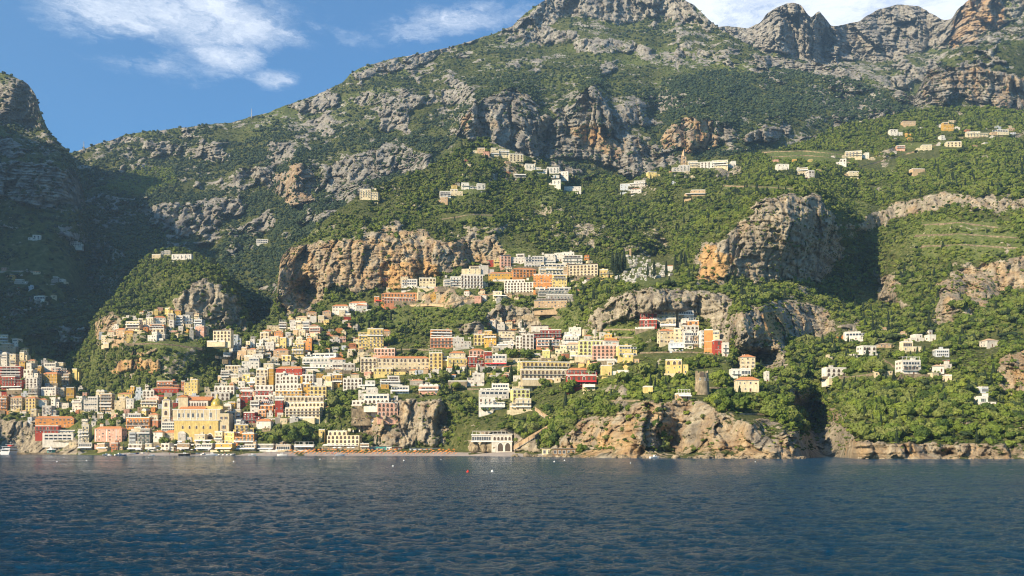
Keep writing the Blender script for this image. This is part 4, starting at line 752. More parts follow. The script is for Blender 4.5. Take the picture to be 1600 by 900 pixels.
COLW = dict(white='white', cream='cream', yellow='yellow', ochre='ochre', orange='orange', pink='pink', red='red', terracotta='terracotta', grey='grey', blue='bluish white', stone='stone', lime='pale yellow-green', darkred='dark red', tan='tan')
PLANT = []
def house(h, i):
    r = random.Random(i*31+5); D = h['D']; st = h['st']; u0, v0, u1, v1 = h['u0'], h['v0'], h['u1'], h['v1']; k = D/F0
    yaw = r.uniform(-.2, .2); small = D > 1180
    if small: v0 = v0+(v1-v0)*.28; h['v0'] = v0
    dep = r.uniform(6.5, 9.5) if (u1-u0)*k > 6 else 6.0
    ucn = (u0+u1)/2; side = dep*abs((ucn-800)/F0+yaw*(1 if ucn > 800 else -1))/k; tot = u1-u0; wpx = max(tot*.62, tot-side)
    if ucn < 800: fu = u0+wpx/2
    else: fu = u1-wpx/2
    w_ = wpx*k; H = (v1-v0)*k; x, y, z = w3(fu, v1, D); mat = 'plaster_'+h['col']
    e = empty('house' if w_ < 22 or H < 9 else 'apartment_house', (x, y, z), yaw); h['obj'] = e
    tile = 't' in st or 'T' in st; tm = 'tiles_pale' if 'T' in st else 'tiles'
    rh = min(H*.28, w_*.22, 2.4) if tile else 0; wh = H-rh; n_st = max(1, min(6, round(wh/3.15))); sh = wh/n_st; h['n'] = n_st
    X = w_/2; b = MB(); xs = 'x' in st and n_st >= 2; low = wh-sh if xs else wh
    wing = None
    if not xs and n_st >= 2 and w_ > 8 and not tile and 'A' not in st and r.random() < .6:
        ww_ = w_*r.uniform(.25, .42); wing = (-X, -X+ww_) if r.random() < .5 else (X-ww_, X)
    if wing:
        a_, c_ = (wing[1], X) if wing[0] == -X else (-X, wing[0]); b.box(a_, c_, 0, dep, -7, low, mat); b.box(wing[0]+.002, wing[1]-.002, .9, dep-.5, -6.9, low-sh*r.uniform(.8, 1.1), mat if r.random() < .7 else 'plaster_'+r.choice(('white', 'cream', 'tan')))
    else: b.box(-X, X, 0, dep, -7, low, mat)
    if D < 1120 and r.random() < .5 and 'n' not in st:
        tw = r.uniform(.5, 1.25)*w_; tx = r.uniform(-.3, .3)*w_; to = r.uniform(1.8, 3.6); tmm = r.choice(('plaster_stone', 'plaster_stone', 'plaster_cream', mat)); b.box(tx-tw/2, tx+tw/2, -to, -.003, -6, r.uniform(-.4, .3)-.3, tmm); b.box(tx-tw/2-.03, tx+tw/2+.03, -to-.12, -to+.12, -1.2, .55, 'parapet' if r.random() < .5 else tmm)
    cx0, cx1 = (-X, X) if not wing else ((wing[1], X) if wing[0] == -X else (-X, wing[0]))
    b.box(cx0-.10, cx1+.10, -.10, dep+.10, low, low+.16, 'parapet') if not tile else None
    if xs:
        a0 = -X+(w_*.38 if r.random() < .5 else .3); a1 = a0+w_*.58; b.box(a0, a1, 1.8, dep-.2, low+.17, wh, mat)
    if n_st >= 2 and 'm' not in st:
        for s_ in range(1, n_st):
            if r.random() < .3 and not wing: b.box(-X-.05, X+.05, -.05, .0, s_*sh-.08, s_*sh+.08, 'trim_white')
    if 'm' in st:
        for q in (-.45, -.05, .3): b.box(q*w_*1.0-.3, q*w_+.3, -.14, .0, 0, wh, 'trim_white')
    b.obj('wall', e)
    for q in range(r.randrange(0, 5) if (not small and D < 1120) else 0): PLANT.append((e.location.x+r.uniform(-X, X)*math.cos(yaw), y+r.uniform(-3.2, -1.2), z+r.uniform(-1.2, -.2), r.uniform(.7, 1.7)))
    # roof
    rf = MB()
    if tile:
        o = .45; zt = wh+rh; hip = min(dep/2, X)*.9; y2 = dep/2
        rf.add([(-X-o, -o, wh), (X+o, -o, wh), (X+o, dep+o, wh), (-X-o, dep+o, wh), (-X+hip, y2, zt), (X-hip, y2, zt)] if w_ > dep else [(-X-o, -o, wh), (X+o, -o, wh), (X+o, dep+o, wh), (-X-o, dep+o, wh), (0, y2-.2, zt), (0, y2+.2, zt)],
               [(0, 1, 5, 4), (1, 2, 5), (2, 3, 4, 5), (3, 0, 4)], tm); rf.box(-X-o, X+o, -o, dep+o, wh-.14, wh-.002, 'trim_white')
    else:
        a_, b_, y0_, zz_ = (a0, a1, 1.8, wh) if xs else (cx0, cx1, 0, low+.16)
        rf.box(a_+.25, b_-.25, y0_+.25, dep-.25, zz_+.002, zz_+.06, 'roof_slab')
        for (p, q, s_, t) in ((a_, b_, y0_, y0_+.2), (a_, b_, dep-.2, dep), (a_, a_+.2, y0_+.2, dep-.2), (b_-.2, b_, y0_+.2, dep-.2)): rf.box(p, q, s_, t, zz_+.004, zz_+.75, 'parapet')
        if 'd' in st: rf.box(a_-.5, b_+.5, y0_-.9, dep, zz_+.76, zz_+1.0, 'shutter_brown')
        if 'v' in st:
            nn = max(1, int((b_-a_)/4)); ww = (b_-a_)/nn
            for q in range(nn):
                c = a_+(q+.5)*ww; rf.prism([(c+ww*.46*math.cos(t*math.pi/8), zz_+.7+1.5*math.sin(t*math.pi/8)) for t in range(9)], y0_+.3, dep-.3, 'parapet')
        if 'p' in st or (not small and r.random() < .3 and w_ > 7 and not xs and not wing):
            for q in range(5): xx = -X+.6+(w_-1.2)*q/4; rf.box(xx-.08, xx+.08, .4, .56, zz_+.76, zz_+2.7, 'rail_white'); rf.box(xx-.06, xx+.06, .2, dep*.6, zz_+2.702, zz_+2.8, 'rail_white')
            rf.box(-X+.4, X-.4, .35, .6, zz_+2.802, zz_+2.92, 'rail_white')
        if r.random() < .6 and w_ > 8 and not small: q = r.uniform(-X+1.5, X-2.5); rf.box(q, q+2.4, dep*.5, dep*.5+2.4, zz_+.07, zz_+2.5, mat); rf.box(q-.15, q+2.55, dep*.5-.15, dep*.5+2.55, zz_+2.5, zz_+2.64, 'roof_slab')
    rfo = rf.obj('roof', e)
    for _ in range(r.choice((0, 1, 2, 3)) if not small else 0):
        put(CHIM, 'chimney', rfo, (r.uniform(cx0+.6, cx1-.6) if w_ > 3 else 0, dep*r.uniform(.35, .8), wh+rh*.35), r.uniform(-.1, .1))
    if 'n' in st: return
    # openings
    shut = 'brown' if 'k' in st else r.choice(('plain', 'plain', 'plain', 'green', 'brown')); wm = WIN[shut]; cnt = 0
    bw = 4.6 if small else 3.4 if ('A' in st) else (3.0 if w_ < 16 else 3.4); nc = max(1, min(14, int(w_/bw)))
    if tile and h['u1']-h['u0'] > 70: nc = 12
    for s_ in range(n_st):
        z0 = s_*sh; top = s_ == n_st-1; xa, xb, yy = -X, X, -.002
        if xs and top: xa, xb, yy = a0, a1, 1.798
        ncl = max(1, int((xb-xa)/bw)) if (xs and top) else nc; gap = (xb-xa)/ncl
        if 'g' in st and (top or n_st == 1 or r.random() < .4):
            put(WIN['wide'], 'window', e, (0.5*(xa+xb), yy, z0+sh*.22), 0, ((xb-xa)*.88, 1, sh*.58)); continue
        if not tile and not wing and s_ > 0 and w_ > 6 and r.random() < (.42 if 'b' in st else .2) and 'A' not in st:
            put(LOG, 'loggia', e, (0.5*(xa+xb), yy, z0+sh*.12), 0, ((xb-xa)*r.uniform(.7, .94), 1, sh*.66))
            if not xs or not top: balcony(-X-.1, X+.1, z0+.04, 1.3, e, 'rail_white', r.random() < .6)
            continue
        for c in range(ncl):
            xc = xa+(c+.5)*gap+(0 if 'A' in st or 'b' in st else r.uniform(-.12, .12)*gap)
            if cnt > 56: break
            if wing and wing[0] < xc < wing[1]:
                if s_ >= n_st-1: continue
                yy_ = .898
            else: yy_ = yy
            if 'A' in st or ('a' in st and top):
                big = min(gap*.6, 2.2); put(WIN['arch' if r.random() < .35 else 'loggia'], 'window', e, (xc, yy_, z0+sh*.08), 0, (big, 1, min(sh*.80, 2.9))); cnt += 1
            elif s_ == 0 and c == ncl//2 and not small and n_st < 4: put(DOOR, 'door', e, (xc, yy_, .02), 0, (1.1, 1, 2.15))
            elif 'b' in st and s_ > 0: put(r.choice(ALT) if r.random() < .3 else wm, 'window', e, (xc, yy_, z0+.12), 0, (r.choice((.9, 1.05, 1.3)), 1, min(2.1, sh*.68))); cnt += 1
            elif r.random() < (.74 if gap < 4 else .95): hh = min(1.35, sh*.45)*r.choice((.6, .9, 1, 1, 1.15)); put(r.choice(ALT) if r.random() < .38 else wm, 'window', e, (xc+r.uniform(-.25, .25), yy_, z0+sh*.34+r.uniform(-.15, .12)), 0, (r.choice((.6, .8, .9, 1.1)), 1, hh)); cnt += 1
    if not small:
        sx = (X+.002, math.pi/2) if ucn < 800 else (-X-.002, -math.pi/2)
        for s_ in range(n_st-(1 if xs else 0)):
            for q in ((.3, .72) if dep > 7.5 else (.5,)):
                if r.random() < .75: put(wm, 'window', e, (sx[0], dep*q, s_*sh+sh*.34), sx[1], (1.0, 1, min(1.5, sh*.5)))
    if 'b' in st:
        for s_ in range(1, n_st):
            if xs and s_ == n_st-1: continue
            if w_ > 9 and r.random() < .5 and 'k' in st or (w_ > 9 and r.random() < .35):
                gap = w_/nc
                for c in range(nc):
                    if r.random() < .85: xc = -X+(c+.5)*gap; balcony(xc-.95, xc+.95, s_*sh+.02, .95, e)
            else: balcony(-X+.1, X-.1, s_*sh+.02, 1.35, e, r.choice(('railing', 'rail_white')), r.random() < .3)
    for ch, mt in (('w', 'awn_white'), ('o', 'awn_orange'), ('R', 'awn_red'), ('y', 'awn_yellow')):
        if ch in st: awning(-X+.2, X-.2, sh*.98 if n_st > 1 else sh*.96, 2.2, e, mt)
for i, h in enumerate(HOUSES): house(h, i)
_pa = np.array(PLANT); scatter('terrace_planting', _pa[:, :3], _pa[:, 3], SHR+BRI, 'hedges and bushes on the terraces in front of the houses', 21)
# ---- one label per house: looks first, then the district, then its rank among its look-alikes
def desc(h):
    st = h['st']; w = (h['u1']-h['u0']); f = []
    roof = 'tile-roofed' if 't' in st or 'T' in st else ('vault-roofed' if 'v' in st else 'flat-roofed')
    if 'A' in st: f.append('arcades')
    elif 'b' in st and h['n'] > 1: f.append('balconies')
    elif 'g' in st: f.append('long glazing')
    elif 'a' in st: f.append('arched windows')
    elif 'n' in st: f.append('blank walls')
    elif 'R' in st: f.append('red awning')
    elif 'w' in st: f.append('white awning')
    elif 'x' in st and h['n'] > 1: f.append('set-back top')
    return '%s %s-storey %s house%s' % (COLW[h['col']], STW[h['n']], roof, (' with '+f[0]) if f else '')
ORD = ['leftmost', 'second from left', 'third from left', 'fourth from left', 'fifth from left', 'sixth from left', 'seventh from left', 'eighth from left']
byl = {}
for h in HOUSES: byl.setdefault((desc(h), h['place']), []).append(h)
for (d, p), hs in byl.items():
    hs.sort(key=lambda q: (q['u0']+q['u1'])/2)
    for j, h in enumerate(hs):
        lab = d+' '+p
        if len(hs) > 1:
            lab += ', '+(ORD[j] if len(hs) > 2 else ('left one of two' if j == 0 else 'right one of two'))
        wd = lab.split()
        if len(wd) > 16: lab = lab.replace('in the crowded lower town', 'in the lower town').replace('among the stacked houses below the cliff', 'below the overhang').replace('in the red and orange cluster under the grey cliff', 'under the grey cliff').replace('in the upper row under the scrubby hill', 'under the scrubby hill').replace('behind the west end of the beach', 'behind the west beach').replace('on the terraced slope at upper right', 'at upper right').replace('on the slope above the lower town', 'above the lower town').replace('in the upper village under the high cliffs', 'under the high cliffs').replace('on the terraced gardens by the round tower', 'by the round tower').replace(' one of two', ' of two').replace('on the far left hillside', 'at far left')
        if len(lab.split()) > 16: print('LONG', lab)
        tag(h['obj'], lab, 'house')
        if len(hs) > 1: h['obj']['group'] = 'similar '+COLW[h['col']]+' houses '+p
        h['obj']['group'] = h['obj'].get('group') or 'houses '+p
print('houses', len(HOUSES))
# ---- the many small houses squeezed between the others: past 300 of a kind they are one object
FZ = [(SF, [(335,600),(365,575),(385,540),(430,505),(520,480),(560,520),(620,560),(760,560),(960,540),(980,560),(900,600),(700,600),(600,630),(520,600),(510,655),(410,665),(350,670)], 95, None),
      (SF, [(-5,535),(60,560),(125,610),(240,606),(335,605),(345,660),(250,662),(130,650),(0,650)], 62, None), (SE, [(160,525),(200,498),(250,485),(300,492),(330,515),(310,530),(250,528),(180,536)], 26, None),
      (SF, [(600,440),(700,430),(800,400),(930,400),(940,440),(880,475),(700,470),(600,478)], 26, None), (SF, [(740,500),(960,520),(1000,560),(900,570),(740,545)], 18, None),
      (SF, [(735,232),(800,232),(900,285),(900,300),(820,280),(700,310)], 16, 1), (SF, [(970,300),(1020,268),(1130,254),(1150,262),(1010,300)], 10, 1), (SF, [(1200,250),(1340,235),(1480,186),(1600,196),(1600,222),(1400,245),(1250,285)], 34, 1), (SF, [(1270,560),(1320,510),(1480,515),(1500,590),(1400,600)], 12, None),
      (SC, [(0,420),(60,425),(130,430),(125,470),(0,475)], 10, 1), (SF, [(-5,640),(60,640),(120,650),(250,655),(260,700),(120,700)], 14, None)]
fb = MB(); r = random.Random(99); OCC = np.zeros((900, 1840), bool)
for h in HOUSES: OCC[int(h['v0']):int(h['v1']), int(h['u0']+120):int(h['u1']+120)] = True
pal = ['white']*8+['cream']*6+['yellow']*2+['tan', 'ochre', 'pink', 'terracotta', 'red', 'blue', 'grey', 'orange']
nf = 0
for S, poly, cnt_, far in FZ:
    made = 0; tries = 0
    while made < cnt_ and tries < 4000:
        tries += 1; u = r.uniform(min(q[0] for q in poly), max(q[0] for q in poly)); v = r.uniform(min(q[1] for q in poly), max(q[1] for q in poly))
        if not inpoly(np.array([u]), np.array([v]), poly)[0]: continue
        wpx, hpx = (r.uniform(6, 13), r.uniform(4.5, 8)) if not far else (r.uniform(5, 11), r.uniform(2.5, 4.5))
        a, c = int(v-hpx), int(v); e_, f_ = int(u+120-wpx/2), int(u+120+wpx/2)
        if e_ < 0 or OCC[a:c+1, e_:f_].mean() > .30: continue
        OCC[a:c+1, e_:f_] = True; D_ = depth_at(S, u, v)-1.5; k = D_/F0; x, y, z = w3(u, v, D_); W = wpx*k/2; H = hpx*k; yaw = r.uniform(-.35, .35); cs_, sn = math.cos(yaw), math.sin(yaw); o_ = len(fb.v); m_ = 'plaster_'+r.choice(pal)
        n_ = max(1, round(H/3)); fb.box(-W, W, 0, 6.5, -5, H, m_); t_ = r.random()
        if t_ < .3: fb.add([(-W-.3, -.3, H), (W+.3, -.3, H), (W+.3, 6.8, H), (-W-.3, 6.8, H), (-W*.4, 3.2, H+1.4), (W*.4, 3.2, H+1.4)], [(0, 1, 5, 4), (1, 2, 5), (2, 3, 4, 5), (3, 0, 4)], r.choice(('tiles', 'tiles_pale')))
        else:
            fb.box(-W-.08, W+.08, -.08, 6.6, H, H+.15, 'parapet')
            if t_ < .6: a2 = r.uniform(-W, 0); fb.box(a2, a2+W*.9, 2, 6, H+.16, H+2.4, m_)
        for s_ in range(n_):
            if r.random() < .35: fb.box(-W+.2, W-.2, -1.1, -.003, s_*3+2.75, s_*3+2.9, 'trim_white') if s_ < n_-1 else None
            for q in range(max(1, int(W*2/2.8))):
                xx = -W+(q+.5)*2*W/max(1, int(W*2/2.8))+r.uniform(-.3, .3)
                if r.random() < .8: fb.box(xx-.42, xx+.42, -.03, .05, s_*3+.9, s_*3+r.choice((2.2, 2.3, 2.4)), r.choice(('pane', 'pane', 'interior_shade', 'shutter_green', 'shutter_brown')))
        for i_ in range(o_, len(fb.v)): px_, py_, pz_ = fb.v[i_]; fb.v[i_] = (x+px_*cs_-py_*sn, y+px_*sn+py_*cs_, z+pz_)
        made += 1; nf += 1
fo = fb.obj('small_houses'); fo['kind'] = 'stuff'; fo['label'] = 'the many small pale houses squeezed between the larger ones'; print('fill', nf)
# ================================================================== landmarks
def arch_row(e, n, x0, x1, z, w_, h_, kind='arch', y=-.002, rz=0, ax='x'):
    for i in range(n):
        t = x0+(x1-x0)*(i+.5)/n; put(WIN[kind], 'window', e, (t, y, z) if ax == 'x' else (y, t, z), rz, (w_, 1, h_))
# --- domed church
D = LAND[0]['D']; k = D/F0; px = lambda u: (u-300)*k; pz = lambda v: (690-v)*k
x, y, z = w3(300, 690, D); ch = empty('domed_church', (x, y, z), 0, 'large yellow church with a majolica-tiled dome behind the beach', 'church')
b = MB(); b.box(px(272), px(341), 0, 14, -6, pz(657), 'plaster_yellow'); b.box(px(341)+.01, px(357), 1, 13, -6, pz(646), 'plaster_cream'); b.box(px(270), px(343), -.25, 14.1, pz(657), pz(656), 'trim_white')
b.box(px(268), px(342), 3, 15, pz(656)+.01, pz(640), 'plaster_cream'); b.box(px(267), px(343), 2.7, 15.2, pz(640)+.01, pz(639), 'trim_white')
b.box(px(288), px(320), 8, 22, pz(639)+.02, pz(625), 'plaster_white'); b.box(px(274), px(289)-.02, 7, 24, pz(639)+.02, pz(620), 'plaster_cream'); b.box(px(318), px(345), 5, 19, pz(639)+.02, pz(634), 'plaster_yellow')
for q in (276, 286, 296, 306, 316, 326, 336): b.box(px(q)-.25, px(q)+.25, 2.8, 3, pz(656)+.02, pz(640), 'trim_white')
b.obj('wall', ch)
b = MB(); zz = pz(639)+.05
b.add([(px(278), 2.6, zz), (px(320), 2.6, zz), (px(320), 8, pz(634)), (px(278), 8, pz(634))], [(0, 1, 2, 3)], 'tiles')
b.add([(px(284), 7.5, pz(625)), (px(324), 7.5, pz(625)), (px(324), 22.5, pz(625)), (px(284), 22.5, pz(625)), (px(284), 15, pz(618)), (px(324), 15, pz(618))], [(0, 1, 5, 4), (1, 2, 5), (2, 3, 4, 5), (3, 0, 4)], 'tiles')
b.add([(px(272), 6.7, pz(620)), (px(290), 6.7, pz(620)), (px(290), 24, pz(620)), (px(272), 24, pz(620)), (px(281), 6.7, pz(616)), (px(281), 24, pz(616))], [(0, 1, 4), (1, 2, 5, 4), (2, 3, 5), (3, 0, 4, 5)], 'tiles')
b.box(px(272), px(342), .2, 2.9, pz(656)+.012, pz(656)+.1, 'roof_slab'); b.box(px(341)+.2, px(357)-.2, 1.2, 12.8, pz(646)+.002, pz(646)+.2, 'roof_slab'); b.obj('roof', ch)
arch_row(ch, 6, px(274), px(318), pz(652), 1.9, 3.6, 'plain', 2.998); put(WIN['plain'], 'window', ch, (px(327), 2.998, pz(652)), 0, (2.4, 1, 4.2))
arch_row(ch, 7, px(289), px(318), pz(634), 1.5, 3.2, 'loggia', 7.998); arch_row(ch, 5, px(280), px(334), pz(670), 1.6, 2.8); put(WIN['arch'], 'window', ch, (px(328), -.002, pz(690)), 0, (5.4, 1, 7.0))
arch_row(ch, 2, px(342), px(356), pz(655), 1.4, 2.2, 'brown', .998); arch_row(ch, 1, px(342), px(356), pz(670), 1.8, 3.0, 'brown', .998); arch_row(ch, 3, px(275), px(312), pz(686), 1.5, 2.2, 'plain')
dc = (px(332.5), 12.0); R_ = 9.6*k; zb = pz(633)
b = MB(); b.lathe([(R_*1.0, zb-5), (R_*1.0, zb-.3), (R_*1.08, zb-.3), (R_*1.08, zb+.2), (R_, zb+.2)], 'plaster_yellow', 8, dc); b.obj('drum', ch)
b = MB(); b.lathe([(R_*1.02*math.cos(t*.1745*.93), zb+.1+R_*1.22*math.sin(t*.1745*.93)) for t in range(10)]+[(R_*.08, zb+.1+R_*1.22)], 'dome', 32, dc); dm = b.obj('dome', ch)
for f in dm.data.polygons: f.use_smooth = True
b = MB(); zt = zb+R_*1.2; b.lathe([(.95, zt-.4), (.95, zt+2.3), (1.2, zt+2.4), (1.2, zt+2.6), (.9, zt+2.7), (.5, zt+3.5), (.05, zt+4.0)], 'plaster_yellow', 12, dc)
b.box(dc[0]-.06, dc[0]+.06, dc[1]-.06, dc[1]+.06, zt+3.9, zt+5.4, 'steel'); b.box(dc[0]-.45, dc[0]+.45, dc[1]-.05, dc[1]+.05, zt+4.7, zt+4.82, 'steel'); b.obj('lantern', ch)
for q in (-1, 0, 1): put(WIN['arch'], 'window', ch, (dc[0]+math.sin(q*.785)*R_*.93, dc[1]-math.cos(q*.785)*R_*.93, zb-4), q*.785, (1.3, 1, 2.6))
# --- bell tower
def tower(name, u, v1, v0, wpx, D, label, cat, mats=('plaster_cream', 'trim_white'), floors=3, spire=False):
    k = D/F0; x, y, z = w3(u, v1, D); e = empty(name, (x, y, z), .04, label, cat); W = wpx*k/2; H = (v1-v0)*k; b = MB(); sh = H/floors
    for i in range(floors):
        s = W*(1-.05*i); b.box(-s, s, W-s, W+s, i*sh-(6 if i == 0 else 0), (i+1)*sh-.35, mats[0]); b.box(-s-.25, s+.25, W-s-.25, W+s+.25, (i+1)*sh-.35, (i+1)*sh, mats[1])
        b.box(-s-.06, -s+.5, W-s-.06, W-s, i*sh, (i+1)*sh-.352, mats[1]); b.box(s-.5, s+.06, W-s-.06, W-s, i*sh, (i+1)*sh-.352, mats[1])
    b.obj('shaft', e)
    for i in range(floors):
        s = W*(1-.05*i); put(WIN['arch'], 'window', e, (0, W-s-.002, i*sh+sh*.2), 0, (W*.75, 1, sh*.55)); put(WIN['arch'], 'window', e, (s+.002, W, i*sh+sh*.2), math.pi/2, (W*.75, 1, sh*.55))
    b = MB()
    if spire: b.lathe([(W*1.0, H), (W*.7, H+W*.9), (W*.35, H+W*2.1), (.05, H+W*3)], 'tiles_pale', 4, (0, W))
    else: b.add([(-W, 0, H), (W, 0, H), (W, 2*W, H), (-W, 2*W, H), (0, W, H+W*.35)], [(0, 1, 4), (1, 2, 4), (2, 3, 4), (3, 0, 4)], 'roof_slab')
    b.obj('roof', e); return e
tower('bell_tower', 259, 664, 625, 13, LAND[1]['D'], 'square three-tier cream bell tower left of the yellow church', 'bell tower')
tower('church_tower', 1069, 261, 244, 8, LAND[3]['D'], 'small stone church tower with a pointed top on the hilltop', 'bell tower', ('plaster_tan', 'plaster_stone'), 3, True)
# --- round watch tower
D = LAND[2]['D']; k = D/F0; x, y, z = w3(1099.5, 616, D); wt = empty('watch_tower', (x, y+5, z), 0, 'round stone watch tower with a broken top among the garden terraces', 'tower'); R_ = 11*k
b = MB(); n = 36; prof = [(R_*1.06, -6), (R_*1.04, 0), (R_*.97, 19*k), (R_*.93, 20*k), (R_*.95, 21*k), (R_*.93, 33*k)]; b.lathe(prof, 'plaster_stone', n)
top = [(R_*.93*math.cos(j*6.28318/n), R_*.93*math.sin(j*6.28318/n)) for j in range(n)]; hh = [33*k+(4.5*k if (j % 6 < 4 and not 24 <= j <= 31) else 1.0*k) for j in range(n)]
for j in range(n):
    a, c = top[j], top[(j+1) % n]; s = .84
    b.add([(a[0], a[1], 33*k-.3), (c[0], c[1], 33*k-.3), (c[0], c[1], hh[j]), (a[0], a[1], hh[j]), (a[0]*s, a[1]*s, 33*k-.3), (c[0]*s, c[1]*s, 33*k-.3), (c[0]*s, c[1]*s, hh[j]), (a[0]*s, a[1]*s, hh[j])], [(0, 1, 2, 3), (5, 4, 7, 6), (3, 2, 6, 7), (1, 5, 6, 2), (0, 3, 7, 4)], 'plaster_stone')
b.add([(R_*.9*math.cos(j*.5236), R_*.9*math.sin(j*.5236), 32.5*k) for j in range(12)], [tuple(range(12))], 'roof_slab'); b.obj('shaft', wt)
for a in (-.5, .25, .9): put(WIN['plain'], 'window', wt, (math.sin(a)*R_*.95, -math.cos(a)*R_*.95, 22*k), a, (.9, 1, 1.4))
put(WIN['loggia'], 'window', wt, (math.sin(-.2)*R_*.97, -math.cos(.2)*R_*.97, 28*k), -.2, (3.0, 1, 2.8))
# --- restaurant on the rock arches
D = LAND[4]['D']-2; k = D/F0; x, y, z = w3(768, 708, D); rs = empty('rock_restaurant', (x, y, z), .03, 'white two-storey terrace restaurant perched on rock pillars over the beach', 'restaurant')
q = lambda u: (u-768)*k; v_ = lambda v: (708-v)*k
b = MB(); b.box(q(737), q(768), 0, 12, v_(689), v_(680), 'plaster_white'); b.box(q(768)+.01, q(800), -1, 12, v_(707), v_(679), 'plaster_white'); b.box(q(736), q(769), -.5, 12.3, v_(680)+.01, v_(678.5), 'trim_white'); b.box(q(736), q(801), -1.3, 1.5, v_(690)-.3, v_(689)-.02, 'trim_white'); b.obj('wall', rs)
b = MB(); b.prismx([(-1.6, v_(679)), (12, v_(676.5)), (12, v_(676.0)), (-1.6, v_(678.4))], q(769), q(801), 'trim_white'); b.box(q(738), q(790), 1, 10, v_(674)-.1, v_(673), 'plaster_grey')
for t in range(9): xx = q(738)+t*(q(790)-q(738))/8; b.box(xx-.1, xx+.1, 1.1, 1.3, v_(678.4), v_(674)-.11, 'rail_white')
b.obj('roof', rs)
arch_row(rs, 8, q(737.5), q(767), v_(688), 1.5, 2.6, 'plain'); arch_row(rs, 5, q(770), q(799), v_(688), 1.9, 2.8, 'arch', -1.003); arch_row(rs, 2, q(776), q(799), v_(705), 4.2, 6.4, 'arch', -1.003)
b = MB()
for (c, wd, dp) in ((741, 4.2, 3), (756, 3.0, 4), (771, 7.0, 5)):
    vv = ICO2[0]*np.array([wd, dp, v_(689)*.56])*(1+.18*vnoise(ICO2[0][:, 0]*2.2+c, ICO2[0][:, 1]*2.2, ICO2[0][:, 2]*3))[:, None]+np.array([q(c), 4, v_(689)*.46]); b.add(vv.tolist(), ICO2[1], 'plaster_stone')
b.obj('rock_pillar', rs)
# --- beach, quay, huts
def strip(name, us, rows, mat, dz=0.0):
    P = []
    for f in rows:
        row = []
        for u in us: v, D_ = f(u); row.append((w3(u, v, D_)[0], D_, w3(u, v, D_)[2]+dz))
        P.append(row)
    o = grid_mesh(name, np.array(P), mat, smooth=False); o['kind'] = 'structure'; return o
def beach_mat():
    m, N, L, P = nmat('beach_gravel'); g = N.new('ShaderNodeNewGeometry'); n = noise_n(N, L, g.outputs['Position'], .25, 6, .7); r = ramp(N, [(.3, (.22,.185,.16)), (.55, (.34,.29,.25)), (.75, (.42,.33,.27))]); L.new(n.outputs[0], r.inputs[0]); L.new(r.outputs[0], P.inputs['Base Color']); P.inputs['Roughness'].default_value = 1; MATS['beach'] = m
beach_mat()
us = np.arange(186, 862, 4.0); dsh = lambda u: float(np.interp(u, [p[0] for p in FC[0]], [p[2] for p in FC[0]]))
zs = [-.6, .35, 1.1, 2.0, 2.9, 3.4, 3.6]; ds_ = [-6, 2, 12, 28, 48, 62, 76]
Pb = np.array([[((u-800)/F0*(dsh(u)+dd+2.5*math.sin(u*.07)+1.5*math.sin(u*.19)), dsh(u)+dd+2.5*math.sin(u*.07)+1.5*math.sin(u*.19), zz) for u in us] for zz, dd in zip(zs, ds_)])
o = grid_mesh('beach', Pb, MATS['beach']); o['kind'] = 'structure'
def bpt(u, dd): D_ = dsh(u)+dd; return ((u-800)/F0*D_, D_, float(np.interp(dd, ds_, zs)))
b = MB(); D0 = 868; xa, xb = (-40-800)/F0*D0, (186-800)/F0*D0
b.box(xa-40, xb, D0-2, D0+60, -4, 1.5, 'concrete'); b.box(xa-40, xb, D0-2.3, D0-1.6, -4, 1.9, 'plaster_stone')
o = b.obj('quay'); o['kind'] = 'structure'
# retaining walls, roads and the viaduct: ribbons that follow the hill
def ribbon(name, S, pts, hpx, wd, mat, top, label=None, cat=None, off=1.2, parap=True):
    b = MB(); L_ = []
    n = max(2, int(abs(pts[-1][0]-pts[0][0])/5)+1); uu = np.linspace(pts[0][0], pts[-1][0], n); vv = np.interp(uu, *zip(*sorted(pts))) if pts[0][0] < pts[-1][0] else None
    ds = np.array([depth_at(S, u, v) for u, v in zip(uu, vv)]); ds = np.convolve(np.pad(ds, 2, mode='edge'), np.ones(5)/5, 'valid')-off
    fr = [w3(u, v, d) for u, v, d in zip(uu, vv, ds)]
    for i in range(n-1):
        a, c = fr[i], fr[i+1]; h0 = hpx*ds[i]/F0
        b.add([(a[0], a[1], a[2]-h0), (c[0], c[1], c[2]-h0), c, a, (a[0], a[1]+wd, a[2]), (c[0], c[1]+wd, c[2]), (a[0], a[1]+wd, a[2]-h0), (c[0], c[1]+wd, c[2]-h0)], [(0, 1, 2, 3), (6, 4, 5, 7), (0, 6, 7, 1)], mat)
        b.add([(a[0], a[1], a[2]+.01), (c[0], c[1], c[2]+.01), (c[0], c[1]+wd, c[2]+.01), (a[0], a[1]+wd, a[2]+.01)], [(0, 1, 2, 3)], top)
        if parap: b.add([(a[0], a[1]-.15, a[2]-.2), (c[0], c[1]-.15, c[2]-.2), (c[0], c[1]-.15, c[2]+.9), (a[0], a[1]-.15, a[2]+.9), (a[0], a[1]+.15, a[2]-.2), (c[0], c[1]+.15, c[2]-.2), (c[0], c[1]+.15, c[2]+.9), (a[0], a[1]+.15, a[2]+.9)], [(0, 1, 2, 3), (5, 4, 7, 6), (3, 2, 6, 7)], 'roof_slab' if 'cream hotel' in str(label) else 'plaster_stone')
    o = b.obj(name)
    if label: tag(o, label, cat)
    else: o['kind'] = 'structure'
    return o, fr
for S, pts, hp, wd, mt, tp, lab in RIB:
    ribbon('road' if lab is None else 'retaining_wall', S, pts, hp, wd, mt, tp, lab, 'wall')
